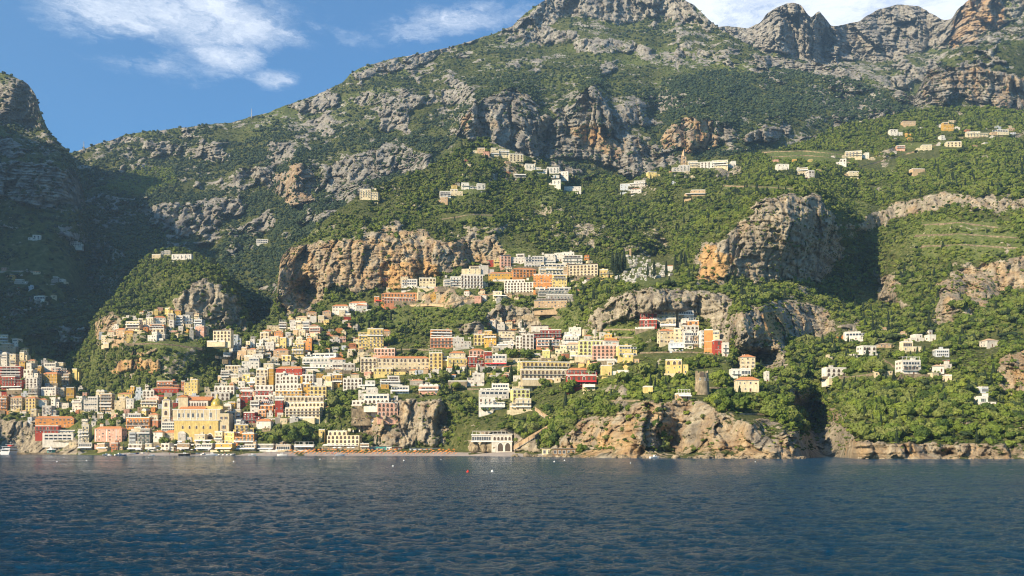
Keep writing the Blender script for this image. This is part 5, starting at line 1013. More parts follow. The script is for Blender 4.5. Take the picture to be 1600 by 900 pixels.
# zigzag stairs down the gully
def ramp_stairs(name, pts, lab):
    b = MB(); n = 26; D0_ = [depth_at(SF, u, v) for u, v in pts]
    for (u0_, v0_), (u1_, v1_) in zip(pts[:-1], pts[1:]):
        for i in range(n):
            ua, va = u0_+(u1_-u0_)*i/n, v0_+(v1_-v0_)*i/n; ub, vb = u0_+(u1_-u0_)*(i+1)/n, v0_+(v1_-v0_)*(i+1)/n
            d_ = min(depth_at(SF, (ua+ub)/2, (va+vb)/2+q) for q in (-2, 0, 2, 5))-2.4; a, c = w3(ua, va, d_), w3(ub, vb, d_); x0_, x1_ = sorted((a[0], c[0])); zt = max(a[2], c[2]); b.box(x0_, x1_, d_, d_+4, zt-2.6, zt, 'parapet'); b.box(x0_, x1_, d_-.25, d_-.01, zt-2.2, zt+.9, 'plaster_tan')
    return tag(b.obj(name), lab, 'stairs')
ramp_stairs('stairway', [(802, 699), (838, 677), (868, 660), (836, 638)], 'long zigzag stone stairway climbing the gully beside the white rock restaurant')
# beach huts and walls
def hut(name, u0, u1, v0, v1, dd, col, lab, cat, roofm='roof_slab', op=3, dep=4.0):
    a = bpt((u0+u1)/2, dd); k = a[1]/F0; e = empty(name, a, 0, lab, cat); X = (u1-u0)*k/2; H = (v1-v0)*k; b = MB(); b.box(-X, X, 0, dep, -2, H-.2, col); b.obj('wall', e)
    b = MB(); b.box(-X-.3, X+.3, -.8, dep+.2, H-.2, H, roofm); b.obj('roof', e)
    for i in range(op): put(WIN['plain'], 'window', e, (-X+(i+.5)*2*X/op, -.002, .6), 0, (min(1.6, X/op*1.1), 1, H*.5))
    return e
for (a_, c_, t_, m_, col, lab) in [(566, 588, 695.5, 703, 'plaster_white', 'low white beach hut left of the teal panel'), (588, 604, 695, 703, 'teal', 'teal painted beach hut between white huts'), (604, 612, 695, 703, 'trim_white', 'narrow white beach hut right of the teal one'), (612, 628, 696, 703, 'shutter_brown', 'brown shaded beach bar at the end of the hut row'), (640, 688, 699, 704, 'plaster_blue', 'long white changing cabins under the grey cliff'),
     (847, 862, 693, 703, 'plaster_cream', 'small cream cabin at the foot of the stairs'), (864, 906, 693, 703, 'wood', 'long timber beach club on the rocks right of the stairs')]:
    hut('beach_hut', a_, c_, t_, m_, 64 if a_ < 800 else 20, col, lab, 'beach hut', op=max(2, int((c_-a_)/7)))
# kiosk on the quay
x, y, z = w3(80, 704, 872); e = empty('quay_kiosk', (x, y, 1.5), .1, 'teal and white hexagonal ticket kiosk on the quay', 'kiosk')
b = MB(); b.lathe([(3.6, -.2), (3.6, 3)], 'teal', 6); b.obj('wall', e); b = MB(); b.lathe([(5.4, 3.0), (4.0, 3.6), (1.2, 4.8), (.8, 6.2), (.02, 6.6)], 'trim_white', 6); b.obj('roof', e); put(WIN['plain'], 'window', e, (0, -3.15, .9), 0, (2.6, 1, 1.6))
# restaurant canopies behind the beach
for (a_, c_, t_, m_, mat, lab) in [(130, 196, 690.5, 696, 'shutter_brown', 'long dark restaurant canopy by the quay'), (184, 216, 695, 700, 'awn_white', 'white flat marquee between the quay and the beach'), (258, 338, 693.5, 697, 'awn_white', 'very long white awning in front of the domed church'), (366, 402, 687, 692, 'awn_white', 'white awning below the orange restaurant'), (430, 458, 692.5, 696, 'awn_white', 'pale awning under the pines by the beach'), (452, 486, 694.5, 697.5, 'awn_blue', 'bluish awning under the trees left of the yellow villa'), (505, 560, 694, 697, 'awn_white', 'white awning in front of the yellow beach villa')]:
    a = bpt((a_+c_)/2, 66) if a_ > 186 else w3((a_+c_)/2, 703, 885); k = a[1]/F0; a = (a[0], a[1], CH+(VH-m_)*k-3.2 if a_ < 186 else a[2]); e = empty('awning', a, 0, lab, 'awning'); X = (c_-a_)*k/2; H = a[2]; zt = CH+(VH-t_)*k-a[2]
    b = MB(); b.prismx([(-3.2, zt-1.0), (-3.2, zt-1.25), (2, zt-.1), (2, zt)], -X, X, mat); b.obj('canopy', e)
    n = max(3, int(2*X/5))
    for i in range(n+1): bb = MB(); bb.box(-.07, .07, -.07, .07, -1.5, zt-1.2, 'rail_white'); bb.obj('post', e, (-X+.1+(2*X-.2)*i/n, -3.0, 0))
# parasols
def para_mesh(mat, r=1.35):
    b = MB(); b.lathe([(r, 1.95), (r*.62, 2.28), (.05, 2.6), (.02, 2.62)], mat, 10); b.lathe([(r*.97, 1.93), (r*.6, 2.2), (.05, 2.4)], mat, 10); return b.mesh('canopy')
pb = MB(); pb.tube((0, 0, -.3), (0, 0, 2.45), .03, 'rail_white'); POLE = pb.mesh('pole')
PAR = {c: para_mesh(c) for c in ('awn_orange', 'awn_white', 'awn_red', 'awn_yellow')}
def parasol(u, dd, c, lab, grp, s=1.0, zz=None):
    p = bpt(u, dd) if zz is None else zz; e = empty('parasol', p, rnd.uniform(0, 1), lab, 'parasol', grp); e.scale = (s, s, s); put(PAR[c], 'canopy', e); put(POLE, 'pole', e)
lb = MB(); lb.box(-.33, .33, -.95, .45, .28, .36, 'awn_orange'); lb.prismx([(.45, .28), (.45, .36), (1.05, .78), (1.08, .70)], -.33, .33, 'awn_orange')
for sx_ in (-.28, .28):
    for sy_ in (-.85, .4): lb.box(sx_-.03, sx_+.03, sy_-.03, sy_+.03, 0, .28, 'rail_white')
LOUNGE = lb.mesh('beach_lounger')
for i in range(150):
    u = 452+i*(262/150)+rnd.uniform(-.6, .6); dd = (13, 25, 37, 49)[i % 4]+rnd.uniform(-1, 1)
    if rnd.random() < .42: parasol(u, dd, 'awn_orange', 'open orange parasol in the rows on the central beach', 'orange parasols on the central beach')
    o = put(LOUNGE, 'beach_lounger', None, bpt(u+.8, dd-1.5), rnd.uniform(-.15, .15)); tag(o, 'orange beach lounger in the rows on the central beach', 'lounger', 'orange loungers on the central beach')
for u, dd, c, lab in [(236, 58, 'awn_red', 'red and largest parasol at the west end of the beach'), (246, 58, 'awn_white', 'white parasol just right of the red one'), (254, 60, 'awn_yellow', 'yellow parasol at the west end of the beach'), (265, 58, 'awn_white', 'white parasol in front of the church square')]: parasol(u, dd, c, lab, 'parasols at the west end of the beach', 2.0)
parasol(368.5, 58, 'awn_orange', 'large orange parasol in front of the orange restaurant', 'parasols at the west end of the beach', 2.4)
for j, u in enumerate((523, 531, 545, 552)): parasol(u, 58, 'awn_white', 'white parasol by the yellow villa, '+('first', 'second', 'third', 'fourth')[j]+' from the left', 'parasols by the yellow villa', 1.5)
for j in range(36):
    u = rnd.uniform(205, 450); parasol(u, rnd.uniform(36, 60), 'awn_white' if rnd.random() < .5 else 'awn_white', 'small pale parasol on the west half of the beach', 'pale parasols on the west beach')
# beach goers: tiny standing and walking figures
def person_mesh(seed, shirt, pants):
    rg = random.Random(seed); b = MB(); st = rg.uniform(.08, .25)
    def seg(pts, m, n=8):
        vs = []; 
        for (x_, y_, z_, r_) in pts: vs += [(x_+r_*math.cos(j*6.28318/n), y_+r_*.7*math.sin(j*6.28318/n), z_) for j in range(n)]
        b.add(vs, [(i*n+j, i*n+(j+1) % n, (i+1)*n+(j+1) % n, (i+1)*n+j) for i in range(len(pts)-1) for j in range(n)]+[tuple(range((len(pts)-1)*n, len(pts)*n))], m)
    for s in (-1, 1): seg([(s*st, s*st*.6, 0, .05), (s*st, s*st*.6, .08, .045), (s*(st*.7+.03), s*st*.3, .45, .06), (s*.09, 0, .86, .09)], 'skin' if pants is None else pants)
    seg([(0, 0, .80, .15), (0, 0, .95, .165), (0, 0, 1.15, .14), (0, 0, 1.38, .20), (0, 0, 1.46, .12), (0, 0, 1.50, .055), (0, 0, 1.55, .06), (0, 0, 1.62, .095), (0, 0, 1.70, .10), (0, 0, 1.77, .06)], shirt)
    for s in (-1, 1): seg([(s*.30, -.05, .78, .03), (s*.29, -.02, .95, .035), (s*.25, 0, 1.15, .04), (s*.18, 0, 1.40, .055)], 'skin')
    seg([(0, 0, 1.5, .056), (0, -.005, 1.56, .075), (0, -.01, 1.65, .10), (0, -.01, 1.72, .095), (0, 0, 1.78, .05)], 'skin'); seg([(0, .02, 1.68, .105), (0, .015, 1.75, .095), (0, .01, 1.80, .03)], 'hair')
    return b.mesh('person')
plain('skin', (.45,.25,.16), .6, .08); plain('hair', (.04,.025,.015), .8, .1)
PPL = [(person_mesh(j, s, p), w_) for j, (s, p, w_) in enumerate([('awn_white', 'hull_blue', 'white top and dark trousers'), ('awn_red', 'hull_dark', 'red top and black trousers'), ('skin', 'hull_blue', 'blue swimming trunks'), ('hull_blue', 'wood', 'dark blue top and tan trousers'), ('awn_yellow', None, 'yellow top and bare legs')])]
for j in range(60):
    ms, w_ = PPL[rnd.randrange(5)]; u = rnd.uniform(200, 700); o = put(ms, 'person', None, bpt(u, rnd.choice((5, 8, 18, 30, 44))+rnd.uniform(-2, 2)), rnd.uniform(0, 6.28)); tag(o, 'tiny person standing on the beach in '+w_, 'person', 'people on the beach in '+w_)
# --- boats
def boat_mesh(L_, W_, H_, col, cabin=True):
    b = MB(); n = 9; secs = []
    for i in range(n):
        t = i/(n-1); w_ = W_/2*(1-max(0, (t-.45)/.55)**2.2)*(.85+.15*min(1, t*4)); sh = H_*(1+.35*max(0, t-.4)); x_ = -L_/2+L_*t; secs.append([(x_, -w_, sh), (x_, -w_*.72, H_*.15), (x_, 0, -H_*.3), (x_, w_*.72, H_*.15), (x_, w_, sh)])
    v = [p for s in secs for p in s]; f = [(i*5+j, i*5+j+1, i*5+5+j+1, i*5+5+j) for i in range(n-1) for j in range(4)]+[(0, 1, 2, 3, 4)[::-1]]; b.add(v, f, col)
    v2 = [(s[0][0], s[0][1]*.93, s[0][2]-.12) for s in secs]+[(s[4][0], s[4][1]*.93, s[4][2]-.12) for s in secs]; b.add(v2, [(i, i+1, n+i+1, n+i) for i in range(n-1)], 'wood')
    return b.mesh('hull')
def cabin_mesh(L_, W_, H_):
    b = MB(); b.prism([(-.1*L_, H_), (.18*L_, H_), (.10*L_, H_+.8), (-.08*L_, H_+.85)], -W_*.28, W_*.28, 'hull_white'); b.box(-.06*L_, .09*L_, -W_*.285, W_*.285, H_+.35, H_+.65, 'pane'); return b.mesh('cabin')
BTS = {c: boat_mesh(5.5, 1.9, .75, c) for c in ('hull_white', 'hull_blue', 'hull_dark', 'hull_red')}; CAB = cabin_mesh(5.5, 1.9, .75)
def boat(u, dd, c, rz, lab, s=1.0, cab=True, grp='small boats off the beach', tilt=0):
    D_ = dsh(u)+dd; p = ((u-800)/F0*D_, D_, 0.05) if dd < 0 else tuple(np.add(bpt(u, dd), (0, 0, .12))); e = empty('motor_boat' if cab else 'rowing_boat', p, rz, lab, 'boat', grp); e.scale = (s, s, s); e.rotation_euler = (tilt, 0, rz); put(BTS[c], 'hull', e)
    if cab: put(CAB, 'cabin', e)
for a in [(166, -28, 'hull_white', .5, 'white motor boat nearest the end of the quay', 1.1), (171, -55, 'hull_white', 2.6, 'small white motor boat farther out off the quay end', .9), (186, -18, 'hull_white', .9, 'white motor boat beside the concrete quay corner', 1.3), (192, -12, 'hull_blue', .3, 'blue-hulled boat at the quay corner', 1.0), (288, -5, 'hull_dark', .2, 'black-hulled boat at the waterline left of the church', 1.6), (331, -4, 'hull_white', .1, 'largest white boat at the waterline below the church', 1.6),
    (394, -12, 'hull_white', .1, 'white motor boat moored off the middle of the beach', 1.1), (441, -16, 'hull_white', 3.1, 'white motor boat alone left of the sailing dinghy', 1.4), (237, -24, 'hull_white', .2, 'small white boat off the red parasol', .8), (1023, -2, 'hull_white', .4, 'small pale boat in front of the dark sea cave', 1.1), (318, 3, 'hull_white', 1.2, 'white boat pulled up on the shingle below the church', 1.0)]: boat(*a)
for j, u in enumerate(np.linspace(344, 366, 8)): boat(u, 2+(j % 2)*3, 'hull_white', 1.45, 'white rowing boat pulled up in the row right of the church', .95, False, 'rowing boats in a row on the beach')
for j, u in enumerate((205, 214, 222, 300, 309)): boat(u, 10+j % 3*4, ('hull_white', 'hull_blue', 'hull_white', 'hull_dark', 'hull_white')[j], .4+j, 'beached boat on the shingle, '+('first', 'second', 'third', 'fourth', 'fifth')[j]+' counting from the quay', 1.0, False, 'boats beached near the quay')
# sailing dinghy
D_ = dsh(531)-14; e = empty('sailing_dinghy', ((531-800)/F0*D_, D_, .05), .2, 'white sailing dinghy with a bare mast off the central beach', 'boat'); e.scale = (1.3,)*3; put(BTS['hull_white'], 'hull', e); b = MB(); b.tube((.3, 0, .4), (.3, 0, 7.5), .05, 'rail_white'); b.tube((.3, 0, 1.2), (-2, 0, 1.3), .06, 'awn_white'); b.obj('mast', e)
# ferry
D_ = 862; x = (29-800)/F0*D_; fe = empty('ferry', (x, D_-14, 0), math.radians(96), 'white two-deck passenger ferry with red trim moored at the quay', 'ferry')
b = MB(); L_, W_ = 24, 8.5; n = 10; secs = []
for i in range(n):
    t = i/(n-1); w_ = W_/2*(1-max(0, (t-.5)/.5)**2.4); secs.append([(-L_/2+L_*t, -w_, 2.6+.8*max(0, t-.5)), (-L_/2+L_*t, -w_*.85, .1), (-L_/2+L_*t, 0, -1), (-L_/2+L_*t, w_*.85, .1), (-L_/2+L_*t, w_, 2.6+.8*max(0, t-.5))])
v = [p for s in secs for p in s]; b.add(v, [(i*5+j, i*5+j+1, i*5+6+j, i*5+5+j) for i in range(n-1) for j in range(4)]+[(4, 3, 2, 1, 0)], 'hull_white'); b.add([(s[0][0], s[0][1], s[0][2]-.05) for s in secs]+[(s[4][0], s[4][1], s[4][2]-.05) for s in secs], [(i, i+1, n+i+1, n+i) for i in range(n-1)], 'trim_white'); b.obj('hull', fe)
b = MB(); b.box(-11, 6, -3.9, 3.9, 2.6, 5.0, 'hull_white'); b.box(-11.3, 6.6, -4.2, 4.2, 5.0, 5.25, 'hull_white'); b.obj('lower_deck', fe)
for zz, s_ in ((3.3, 1), (6.0, .92)):
    b = MB(); b.box(-10.6, 5.5*s_, -3.95*s_, -3.9*s_, zz, zz+1.1, 'pane'); b.box(-10.6, 5.5*s_, 3.9*s_, 3.95*s_, zz, zz+1.1, 'pane'); b.box(-11.06*1.0, -11.0, -3.2*s_, 3.2*s_, zz, zz+1.1, 'pane') if s_ == 1 else b.box(-9.06, -9.0, -3.0, 3.0, zz, zz+1.1, 'pane'); b.obj('window', fe)
b = MB(); b.box(-9, 4.5, -3.6, 3.6, 5.26, 7.6, 'hull_white'); b.box(-9.8, 5, -3.9, 3.9, 7.6, 7.82, 'hull_white'); b.obj('upper_deck', fe)
b = MB(); b.box(-2, 3, -1.7, 1.7, 7.83, 9.6, 'hull_red'); b.box(-2.6, 3.4, -3.6, 3.6, 9.6, 9.78, 'hull_white'); b.obj('bridge', fe); b = MB(); b.tube((0, 0, 9.7), (0, 0, 12.4), .09, 'rail_white'); b.box(-.1, .1, -.9, .9, 11.2, 11.35, 'rail_white'); b.obj('mast', fe)
# buoys
bb = MB(); bb.lathe([(0.01, -.5), (.42, -.3), (.55, 0), (.5, .3), (.3, .5), (.1, .58), (.1, .8), (.01, .82)], 'hull_white', 12); BUOY = bb.mesh('buoy'); bb = MB(); bb.lathe([(0.01, -.5), (.42, -.3), (.55, 0), (.5, .3), (.3, .5), (.1, .58), (.1, .8), (.01, .82)], 'buoy_red', 12); BUOYR = bb.mesh('buoy')
for (u, v, s_) in [(89, 722, 1), (165, 714, .8), (321, 716, .9), (346, 716, .8), (365, 722, 1), (500, 718, 1), (521, 716.5, .8), (614, 729, .8), (631, 720, 1), (689, 718.5, .8), (769, 737.5, .9), (866, 722, 1), (882, 720, .9), (135, 720.5, .9), (100, 715, .7), (232, 715.5, .7), (985, 724, .6), (1180, 722, .6)]:
    D_ = CH*F0/(v-VH); o = put(BUOY, 'mooring_buoy', None, ((u-800)/F0*D_, D_, .1), 0, (s_*.55,)*3); tag(o, 'white mooring buoy floating off the beach', 'buoy', 'white mooring buoys')
D_ = CH*F0/(738-VH); o = put(BUOYR, 'mooring_buoy', None, ((731-800)/F0*D_, D_, .1), 0, (.5,)*3); tag(o, 'bright red buoy, the only red one on the water', 'buoy')
# boulders along the waterline
RK = []
for j in range(4):
    vv = ICO2[0]*(1+.35*vnoise(ICO2[0][:, 0]*1.6+j*7, ICO2[0][:, 1]*1.6, ICO2[0][:, 2]*1.6)[:, None]); b = MB(); b.add(np.round(vv*2.2).clip(-2.4, 2.4)/2.2*.35+vv*.65, ICO2[1], 'plaster_stone'); RK.append(b.mesh('boulder'))
for j in range(150):
    u = rnd.choice((rnd.uniform(800, 1080), rnd.uniform(1086, 1262), rnd.uniform(1330, 1598), rnd.uniform(818, 900))); D_ = dsh(u)-rnd.uniform(-1.5, 5); s = rnd.uniform(.5, 1.9)*(D_/500); o = put(RK[j % 4], 'boulder', None, ((u-800)/F0*D_, D_, rnd.uniform(-.3, .5)*s), rnd.uniform(0, 6), (s*rnd.uniform(.8, 1.5), s, s*rnd.uniform(.5, .9)))
    pl = 'on the shingle by the rock restaurant' if u < 905 else ('at the foot of the central sea cliff' if u < 1265 else 'at the foot of the right headland'); tag(o, 'weathered pale boulder at the waterline '+pl, 'boulder', 'boulders '+pl)
# cemetery: white tombs among cypresses
tb = MB(); tb.box(-.9, .9, 0, 2, -1.5, 1.3, 'marble'); tb.prism([(-1, 1.31), (1, 1.31), (0, 2.1)], -.1, 2.1, 'marble'); tb.prism(archpts(.8, 1.0), -.04, 0, 'interior_shade'); T1 = tb.mesh('tomb')
tb = MB(); tb.box(-.8, .8, 0, 1.6, -1.5, .9, 'marble'); tb.box(-.12, .12, .5, .7, .91, 2.6, 'marble'); tb.box(-.55, .55, .5, .7, 1.8, 2.05, 'marble'); T2 = tb.mesh('tomb')
tb = MB(); tb.box(-1.6, 1.6, 0, 2.4, -1.5, 2.3, 'marble'); tb.box(-1.8, 1.8, -.2, 2.6, 2.31, 2.5, 'trim_white')
for q_ in (-1, 0, 1): tb.prism([(q_+x_*.7, z_*.9) for x_, z_ in archpts(.9, 2.0)], -.04, 0, 'interior_shade')
T3 = tb.mesh('tomb'); polyc = [(978, 400), (1000, 402), (1024, 412), (1040, 414), (1052, 424), (1050, 432), (1020, 436), (992, 444), (960, 442), (962, 432), (985, 424)]; cnt = 0
while cnt < 150:
    u, v = rnd.uniform(958, 1056), rnd.uniform(398, 446)
    if not inpoly(np.array([u]), np.array([v]), polyc)[0]: continue
    D_ = depth_at(SF, u, v)-.3; j = rnd.randrange(3); o = put((T1, T2, T3)[j], 'tomb', None, w3(u, v, D_), rnd.uniform(-.4, .4)); tag(o, ('white gabled tomb', 'white tomb with a cross', 'white arcaded burial niche')[j]+' in the hillside cemetery', 'tomb', ('gabled tombs', 'tombs with crosses', 'burial niches')[j]+' in the cemetery'); cnt += 1
hh_ = MB(); hh_.box(-3.6, 3.6, 0, 5, -3, 5.5, 'marble'); hh_.prismx([(-.3, 5.51), (5.3, 5.51), (2.5, 6.6)], -3.8, 3.8, 'tiles'); D_ = depth_at(SF, 1046, 423); tag(hh_.obj('cemetery_chapel', None, w3(1046, 423, D_-1), -.1), 'bright white chapel at the right end of the cemetery', 'chapel')
hh_ = MB(); hh_.box(-1, 1, 0, 2, -3, 7.5, 'plaster_tan'); hh_.lathe([(1.2, 7.5), (.8, 8.4), (.02, 9.4)], 'tiles_pale', 8, (0, 1)); D_ = depth_at(SF, 985, 400); tag(hh_.obj('cemetery_pillar', None, w3(985, 400, D_-1)), 'tall ochre pillar at the top of the cemetery', 'pillar')
# cypresses
for (u, v, h_) in [(957, 424, 30), (963, 426, 34), (969, 426, 30), (975, 424, 33), (961, 430, 24), (967, 420, 26), (1012, 432, 20), (1022, 434, 27), (1041, 430, 22), (1055, 418, 20), (1064, 418, 24), (1072, 420, 22), (1070, 413, 20), (1364, 520, 22), (1388, 523, 20), (1368, 522, 18), (1479, 555, 14), (1473, 556, 12), (1142, 438, 16), (1350, 532, 14), (476, 690, 22), (505, 692, 18), (730, 590, 22), (868, 545, 20), (860, 547, 16), (822, 545, 14)]:
    D_ = depth_at(SF, u, v)-1.5; k = D_/F0; e = empty('cypress_tree', w3(u, v, D_), rnd.uniform(0, 6), None); hh = h_*k; pl = 'by the cemetery' if 900 < u < 1150 else ('on the right headland' if u > 1300 else 'in the town'); tag(e, 'tall narrow dark cypress '+pl, 'tree', 'cypresses '+pl)
    put(CYP[rnd.randrange(2)], 'crown', e, (0, 0, hh*.04), 0, (hh*.85, hh*.85, hh)); tb = MB(); tb.tube((0, 0, -1), (0, 0, hh*.3), .12, 'bark'); tb.obj('trunk', e)
# pines behind the beach and other large trees of the town
for (u, v, r_, lab) in [(428, 692, 5.5, 'broad dark tree at the left end of the grove behind the beach'), (437, 685, 6.5, 'tallest dark pine in the grove behind the beach'), (447, 691, 5.5, 'dark rounded tree in the middle of the beach grove'), (458, 688, 6.5, 'wide green tree below the long pale parapet'), (468, 692, 5.5, 'green tree right of the middle of the beach grove'), (478, 682, 6, 'high green tree below the cream arcaded hotel'), (490, 690, 6, 'green tree left of the yellow beach villa'), (499, 680, 5, 'leafy tree above the left wing of the yellow villa'), (258, 694, 5, 'round street tree in front of the bell tower'), (273, 697, 4.5, 'round street tree before the church steps, left one'), (292, 697, 4.5, 'round street tree before the church steps, right one'), (318, 698, 4, 'low street tree under the church portal'), (333, 697, 4, 'street tree right of the church portal'),
     (522, 640, 7, 'large dark tree in the gully right of the cream hotel'), (530, 655, 7, 'large tree lower in the gully right of the cream hotel'), (518, 625, 6, 'green tree at the top of the gully'), (696, 596, 7, 'broad dark tree below the yellow-green house'), (712, 610, 6.5, 'dark tree left of the white house on the terrace'), (680, 600, 6, 'dark tree under the long tiled house'), (800, 560, 7, 'rounded olive tree under the black-roofed house'), (820, 562, 6.5, 'rounded olive tree right of its twin'), (1012, 590, 9, 'huge dark tree in the gardens left of the round tower'), (1122, 600, 7, 'dark tree right of the round tower'), (893, 615, 8, 'large green tree below the red house'), (925, 588, 8, 'dark tree right of the red house'), (608, 540, 8, 'big dark tree right of the yellow palazzo'), (975, 600, 8, 'dark tree below the small yellow house'), (175, 668, 6, 'dark tree above the terracotta building'), (330, 602, 6, 'bright green tree beside the tall yellow house')]:
    D_ = depth_at(SF, u, v)-2; e = empty('broadleaf_tree', w3(u, v, D_), rnd.uniform(0, 6), lab, 'tree', 'large trees in the town'); hs = r_*rnd.uniform(.95, 1.15); put(CROWNS[rnd.randrange(5)], 'crown', e, (0, 0, hs*.1), 0, (r_, r_, hs)); put(TRUNK, 'trunk', e, (0, 0, 0), 0, (r_, r_, r_))
# radio masts on the ridge
for (u, v, hp, lab) in [(131, 234, 13, 'thin lattice radio mast on the ridge beside the left cliff'), (393, 184, 14, 'thin lattice radio mast on the middle of the ridge')]:
    D_ = depth_at(SB, u, v+1); k = D_/F0; H = hp*k; e = MB()
    for a in range(3):
        x0_, y0_ = 1.2*math.cos(a*2.094), 1.2*math.sin(a*2.094); e.tube((x0_, y0_, -3), (x0_*.3, y0_*.3, H), .28, 'steel')
        for t in range(6):
            z0_ = H*t/6; s0 = 1-.7*t/6; s1 = 1-.7*(t+1)/6; x1_, y1_ = 1.2*math.cos((a+1)*2.094), 1.2*math.sin((a+1)*2.094); e.tube((x0_*s0, y0_*s0, z0_), (x1_*s1, y1_*s1, z0_+H/6), .12, 'steel', 4)
    tag(e.obj('radio_mast', None, w3(u, v, D_)), lab, 'mast')
# ================================================================== sea, sky, light, camera
def sea():
    th = np.concatenate([np.linspace(-1.05, -.61, 60), np.linspace(-.605, .605, 900), np.linspace(.61, 1.05, 60)]); r = np.concatenate([np.geomspace(26, 160, 560), np.geomspace(161, 1100, 330), np.geomspace(1200, 9000, 12)])
    T, Rr = np.meshgrid(th, r); X = Rr*np.tan(T); Y = Rr
    def wv(L, ang, a, s, sharp=1.0):
        ca, sa = math.cos(ang), math.sin(ang); x = (X*ca+Y*sa)/L; y = (-X*sa+Y*ca)/(L*1.35)
        return a*(-np.abs(vnoise(x, y, .3, s))*2+.8)
    far = np.exp(-Rr/420)
    Z = wv(3.2, 1.1, .06, 5)+wv(1.5, 1.85, .09, 6)+wv(.8, 1.0, .075, 7)*np.exp(-Rr/300)+wv(.42, 1.7, .042, 8)*np.exp(-Rr/130)+wv(14, 1.4, .04, 9)
    Z = Z*(.25+.75*far); P = np.stack([X, Y, Z], -1)
    m, N, L, Pb = nmat('sea_water'); g = N.new('ShaderNodeNewGeometry')
    Pb.inputs['Base Color'].default_value = (.002, .043, .095, 1); Pb.inputs['Specular IOR Level'].default_value = .30; Pb.inputs['Specular Tint'].default_value = (.72, .86, 1, 1); Pb.inputs['Roughness'].default_value = .12; Pb.inputs['IOR'].default_value = 1.33
    n1 = noise_n(N, L, g.outputs['Position'], 1.9, 7, .7, (.55, 1, 1)); n2 = noise_n(N, L, g.outputs['Position'], .16, 4, .6, (.5, 1, 1)); n3 = noise_n(N, L, g.outputs['Position'], .012, 4, .6, (.35, 1, 1))
    h = math_n(N, L, 'ADD', n1.outputs[0], math_n(N, L, 'MULTIPLY', n2.outputs[0], 3.0))
    b = N.new('ShaderNodeBump'); b.inputs['Strength'].default_value = 1; b.inputs['Distance'].default_value = 1.1
    L.new(h, b.inputs['Height']); L.new(b.outputs[0], Pb.inputs['Normal'])
    rr = ramp(N, [(.35, .05), (.65, .16)]); L.new(n3.outputs[0], rr.inputs[0]); L.new(rr.outputs[0], Pb.inputs['Roughness'])
    o = grid_mesh('sea', P, m); o['kind'] = 'structure'
    # sea behind and beside the camera
    z = -1.2; add_mesh('outer_sea', [(-9000, -6000, z), (9000, -6000, z), (9000, 6000, z), (-9000, 6000, z)], [(0, 1, 2, 3)], [m])['kind'] = 'structure'
sea()

SUN_EL, SUN_AZ = math.radians(SUN[0]), SUN[1]     # azimuth measured from -Y (behind the camera) towards -X (left)
sd = (-math.sin(math.radians(SUN_AZ))*math.cos(SUN_EL), -math.cos(math.radians(SUN_AZ))*math.cos(SUN_EL), math.sin(SUN_EL))
from mathutils import Vector
l = bpy.data.lights.new('sun', 'SUN'); l.energy = SUN[2]; l.angle = math.radians(.53); l.color = (1, .83, .58)
lo = bpy.data.objects.new('sun', l); lo.rotation_euler = Vector(sd).to_track_quat('Z', 'Y').to_euler(); C.objects.link(lo)

w = bpy.data.worlds.new('World'); bpy.context.scene.world = w; w.use_nodes = True
N, L = w.node_tree.nodes, w.node_tree.links; bg = N['Background']; bg.inputs['Strength'].default_value = SKY[0]
sk = N.new('ShaderNodeTexSky'); sk.sky_type = 'NISHITA'; sk.sun_disc = False; sk.sun_elevation = SUN_EL
sk.sun_rotation = math.atan2(sd[0], sd[1]); sk.altitude = 0; sk.air_density = 1.0; sk.dust_density = .6; sk.ozone_density = 2.0
tc = N.new('ShaderNodeTexCoord'); sep = N.new('ShaderNodeSeparateXYZ'); L.new(tc.outputs['Generated'], sep.inputs[0])
# clouds live on a flat layer high above: project the view direction on it
zz = math_n(N, L, 'MAXIMUM', sep.outputs[2], .03)
px = math_n(N, L, 'DIVIDE', sep.outputs[0], zz); py = math_n(N, L, 'DIVIDE', sep.outputs[1], zz)
cb = N.new('ShaderNodeCombineXYZ'); L.new(px, cb.inputs[0]); L.new(py, cb.inputs[1])
def blob(u, v, ru, rv, rot=0.0):          # a soft patch of the cloud layer round the direction of photo point u, v
    x = (u-800)/F0; z = (VH-v)/F0; cx, cy = x/z, 1/z
    vs = N.new('ShaderNodeVectorMath'); vs.operation = 'SUBTRACT'; L.new(cb.outputs[0], vs.inputs[0]); vs.inputs[1].default_value = (cx, cy, 0)
    mp = N.new('ShaderNodeMapping'); mp.vector_type = 'POINT'; mp.inputs['Rotation'].default_value = (0, 0, rot); L.new(vs.outputs[0], mp.inputs[0])
    m2 = N.new('ShaderNodeMapping'); m2.inputs['Scale'].default_value = (1/ru, 1/rv, 1); L.new(mp.outputs[0], m2.inputs[0])
    ln = N.new('ShaderNodeVectorMath'); ln.operation = 'LENGTH'; L.new(m2.outputs[0], ln.inputs[0])
    r = N.new('ShaderNodeMapRange'); r.interpolation_type = 'SMOOTHSTEP'; r.inputs[1].default_value = 1; r.inputs[2].default_value = .15; r.inputs[3].default_value = 0; r.inputs[4].default_value = 1
    L.new(ln.outputs[1], r.inputs[0]); return r.outputs[0]
mask = None
for b_, wgt in CLOUDS:
    q = math_n(N, L, 'MULTIPLY', blob(*b_), wgt); mask = q if mask is None else math_n(N, L, 'MAXIMUM', mask, q)
wn = noise_n(N, L, cb.outputs[0], 4.5, 6, .65); wv_ = N.new('ShaderNodeVectorMath'); wv_.operation = 'SCALE'; wv_.inputs['Scale'].default_value = .42; L.new(wn.outputs[1], wv_.inputs[0])
ad = N.new('ShaderNodeVectorMath'); ad.operation = 'ADD'; L.new(cb.outputs[0], ad.inputs[0]); L.new(wv_.outputs[0], ad.inputs[1])
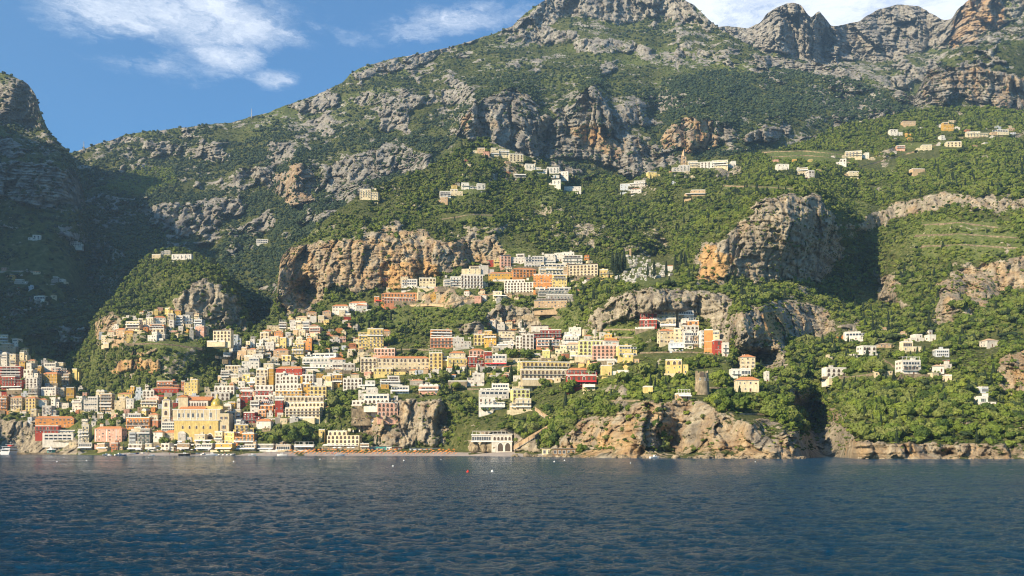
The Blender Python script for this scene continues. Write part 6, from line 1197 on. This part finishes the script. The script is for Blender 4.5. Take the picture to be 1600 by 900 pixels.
mp = N.new('ShaderNodeMapping'); mp.inputs['Rotation'].default_value = (0, 0, .5); mp.inputs['Scale'].default_value = (1.5, .9, 1); L.new(ad.outputs[0], mp.inputs[0])
cn = noise_n(N, L, mp.outputs[0], 4.6, 12, .68)
cf = math_n(N, L, 'ADD', math_n(N, L, 'SUBTRACT', cn.outputs[0], .62), math_n(N, L, 'MULTIPLY', mask, .42))
cr = ramp(N, [(.0, 0), (.62, 1)], 'EASE'); L.new(cf, cr.inputs[0])
sky = mix(N, L, 1.0, sk.outputs[0], SKY[2], 'MULTIPLY')
cfac = math_n(N, L, 'MULTIPLY', cr.outputs[0], .85)
L.new(mix(N, L, cfac, sky, SKY[1]), bg.inputs['Color'])

cam = bpy.data.cameras.new('camera'); cam.sensor_width = 36; cam.lens = F0/1600*36; cam.shift_y = (VH-450)/1600
cam.clip_start = 1; cam.clip_end = 20000
co = bpy.data.objects.new('camera', cam); co.location = (0, 0, CH); co.rotation_euler = (math.radians(90), 0, 0); C.objects.link(co)
sc = bpy.context.scene; sc.camera = co
sc.view_settings.view_transform = 'Standard'; sc.view_settings.look = 'None'; sc.view_settings.gamma = 1; sc.view_settings.use_curve_mapping = False
sc.view_settings.exposure = EXPO; sc.cycles.use_denoising = DENOISE; sc.cycles.max_bounces = 5; sc.cycles.diffuse_bounces = 2; sc.cycles.glossy_bounces = 3
sc.cycles.volume_bounces = 0; sc.cycles.filter_width = 1.15; sc.cycles.denoising_prefilter = 'ACCURATE'
if HAZE:
    hb = bmesh.new() if False else None
    x0, x1, y0, y1, z0, z1 = -3600, 3600, -60, 3800, -60, 1900
    h = add_mesh('haze', [(x0,y0,z0),(x1,y0,z0),(x1,y1,z0),(x0,y1,z0),(x0,y0,z1),(x1,y0,z1),(x1,y1,z1),(x0,y1,z1)], [(0,3,2,1),(4,5,6,7),(0,1,5,4),(1,2,6,5),(2,3,7,6),(3,0,4,7)], [])
    m = bpy.data.materials.new('haze_air'); m.use_nodes = True; nt = m.node_tree; nt.nodes.remove(nt.nodes['Principled BSDF'])
    pv = nt.nodes.new('ShaderNodeVolumePrincipled'); pv.inputs['Color'].default_value = (.46, .72, 1, 1); pv.inputs['Density'].default_value = HAZE; pv.inputs['Anisotropy'].default_value = .2
    nt.links.new(pv.outputs[0], nt.nodes['Material Output'].inputs['Volume']); h.data.materials.append(m); h['kind'] = 'stuff'
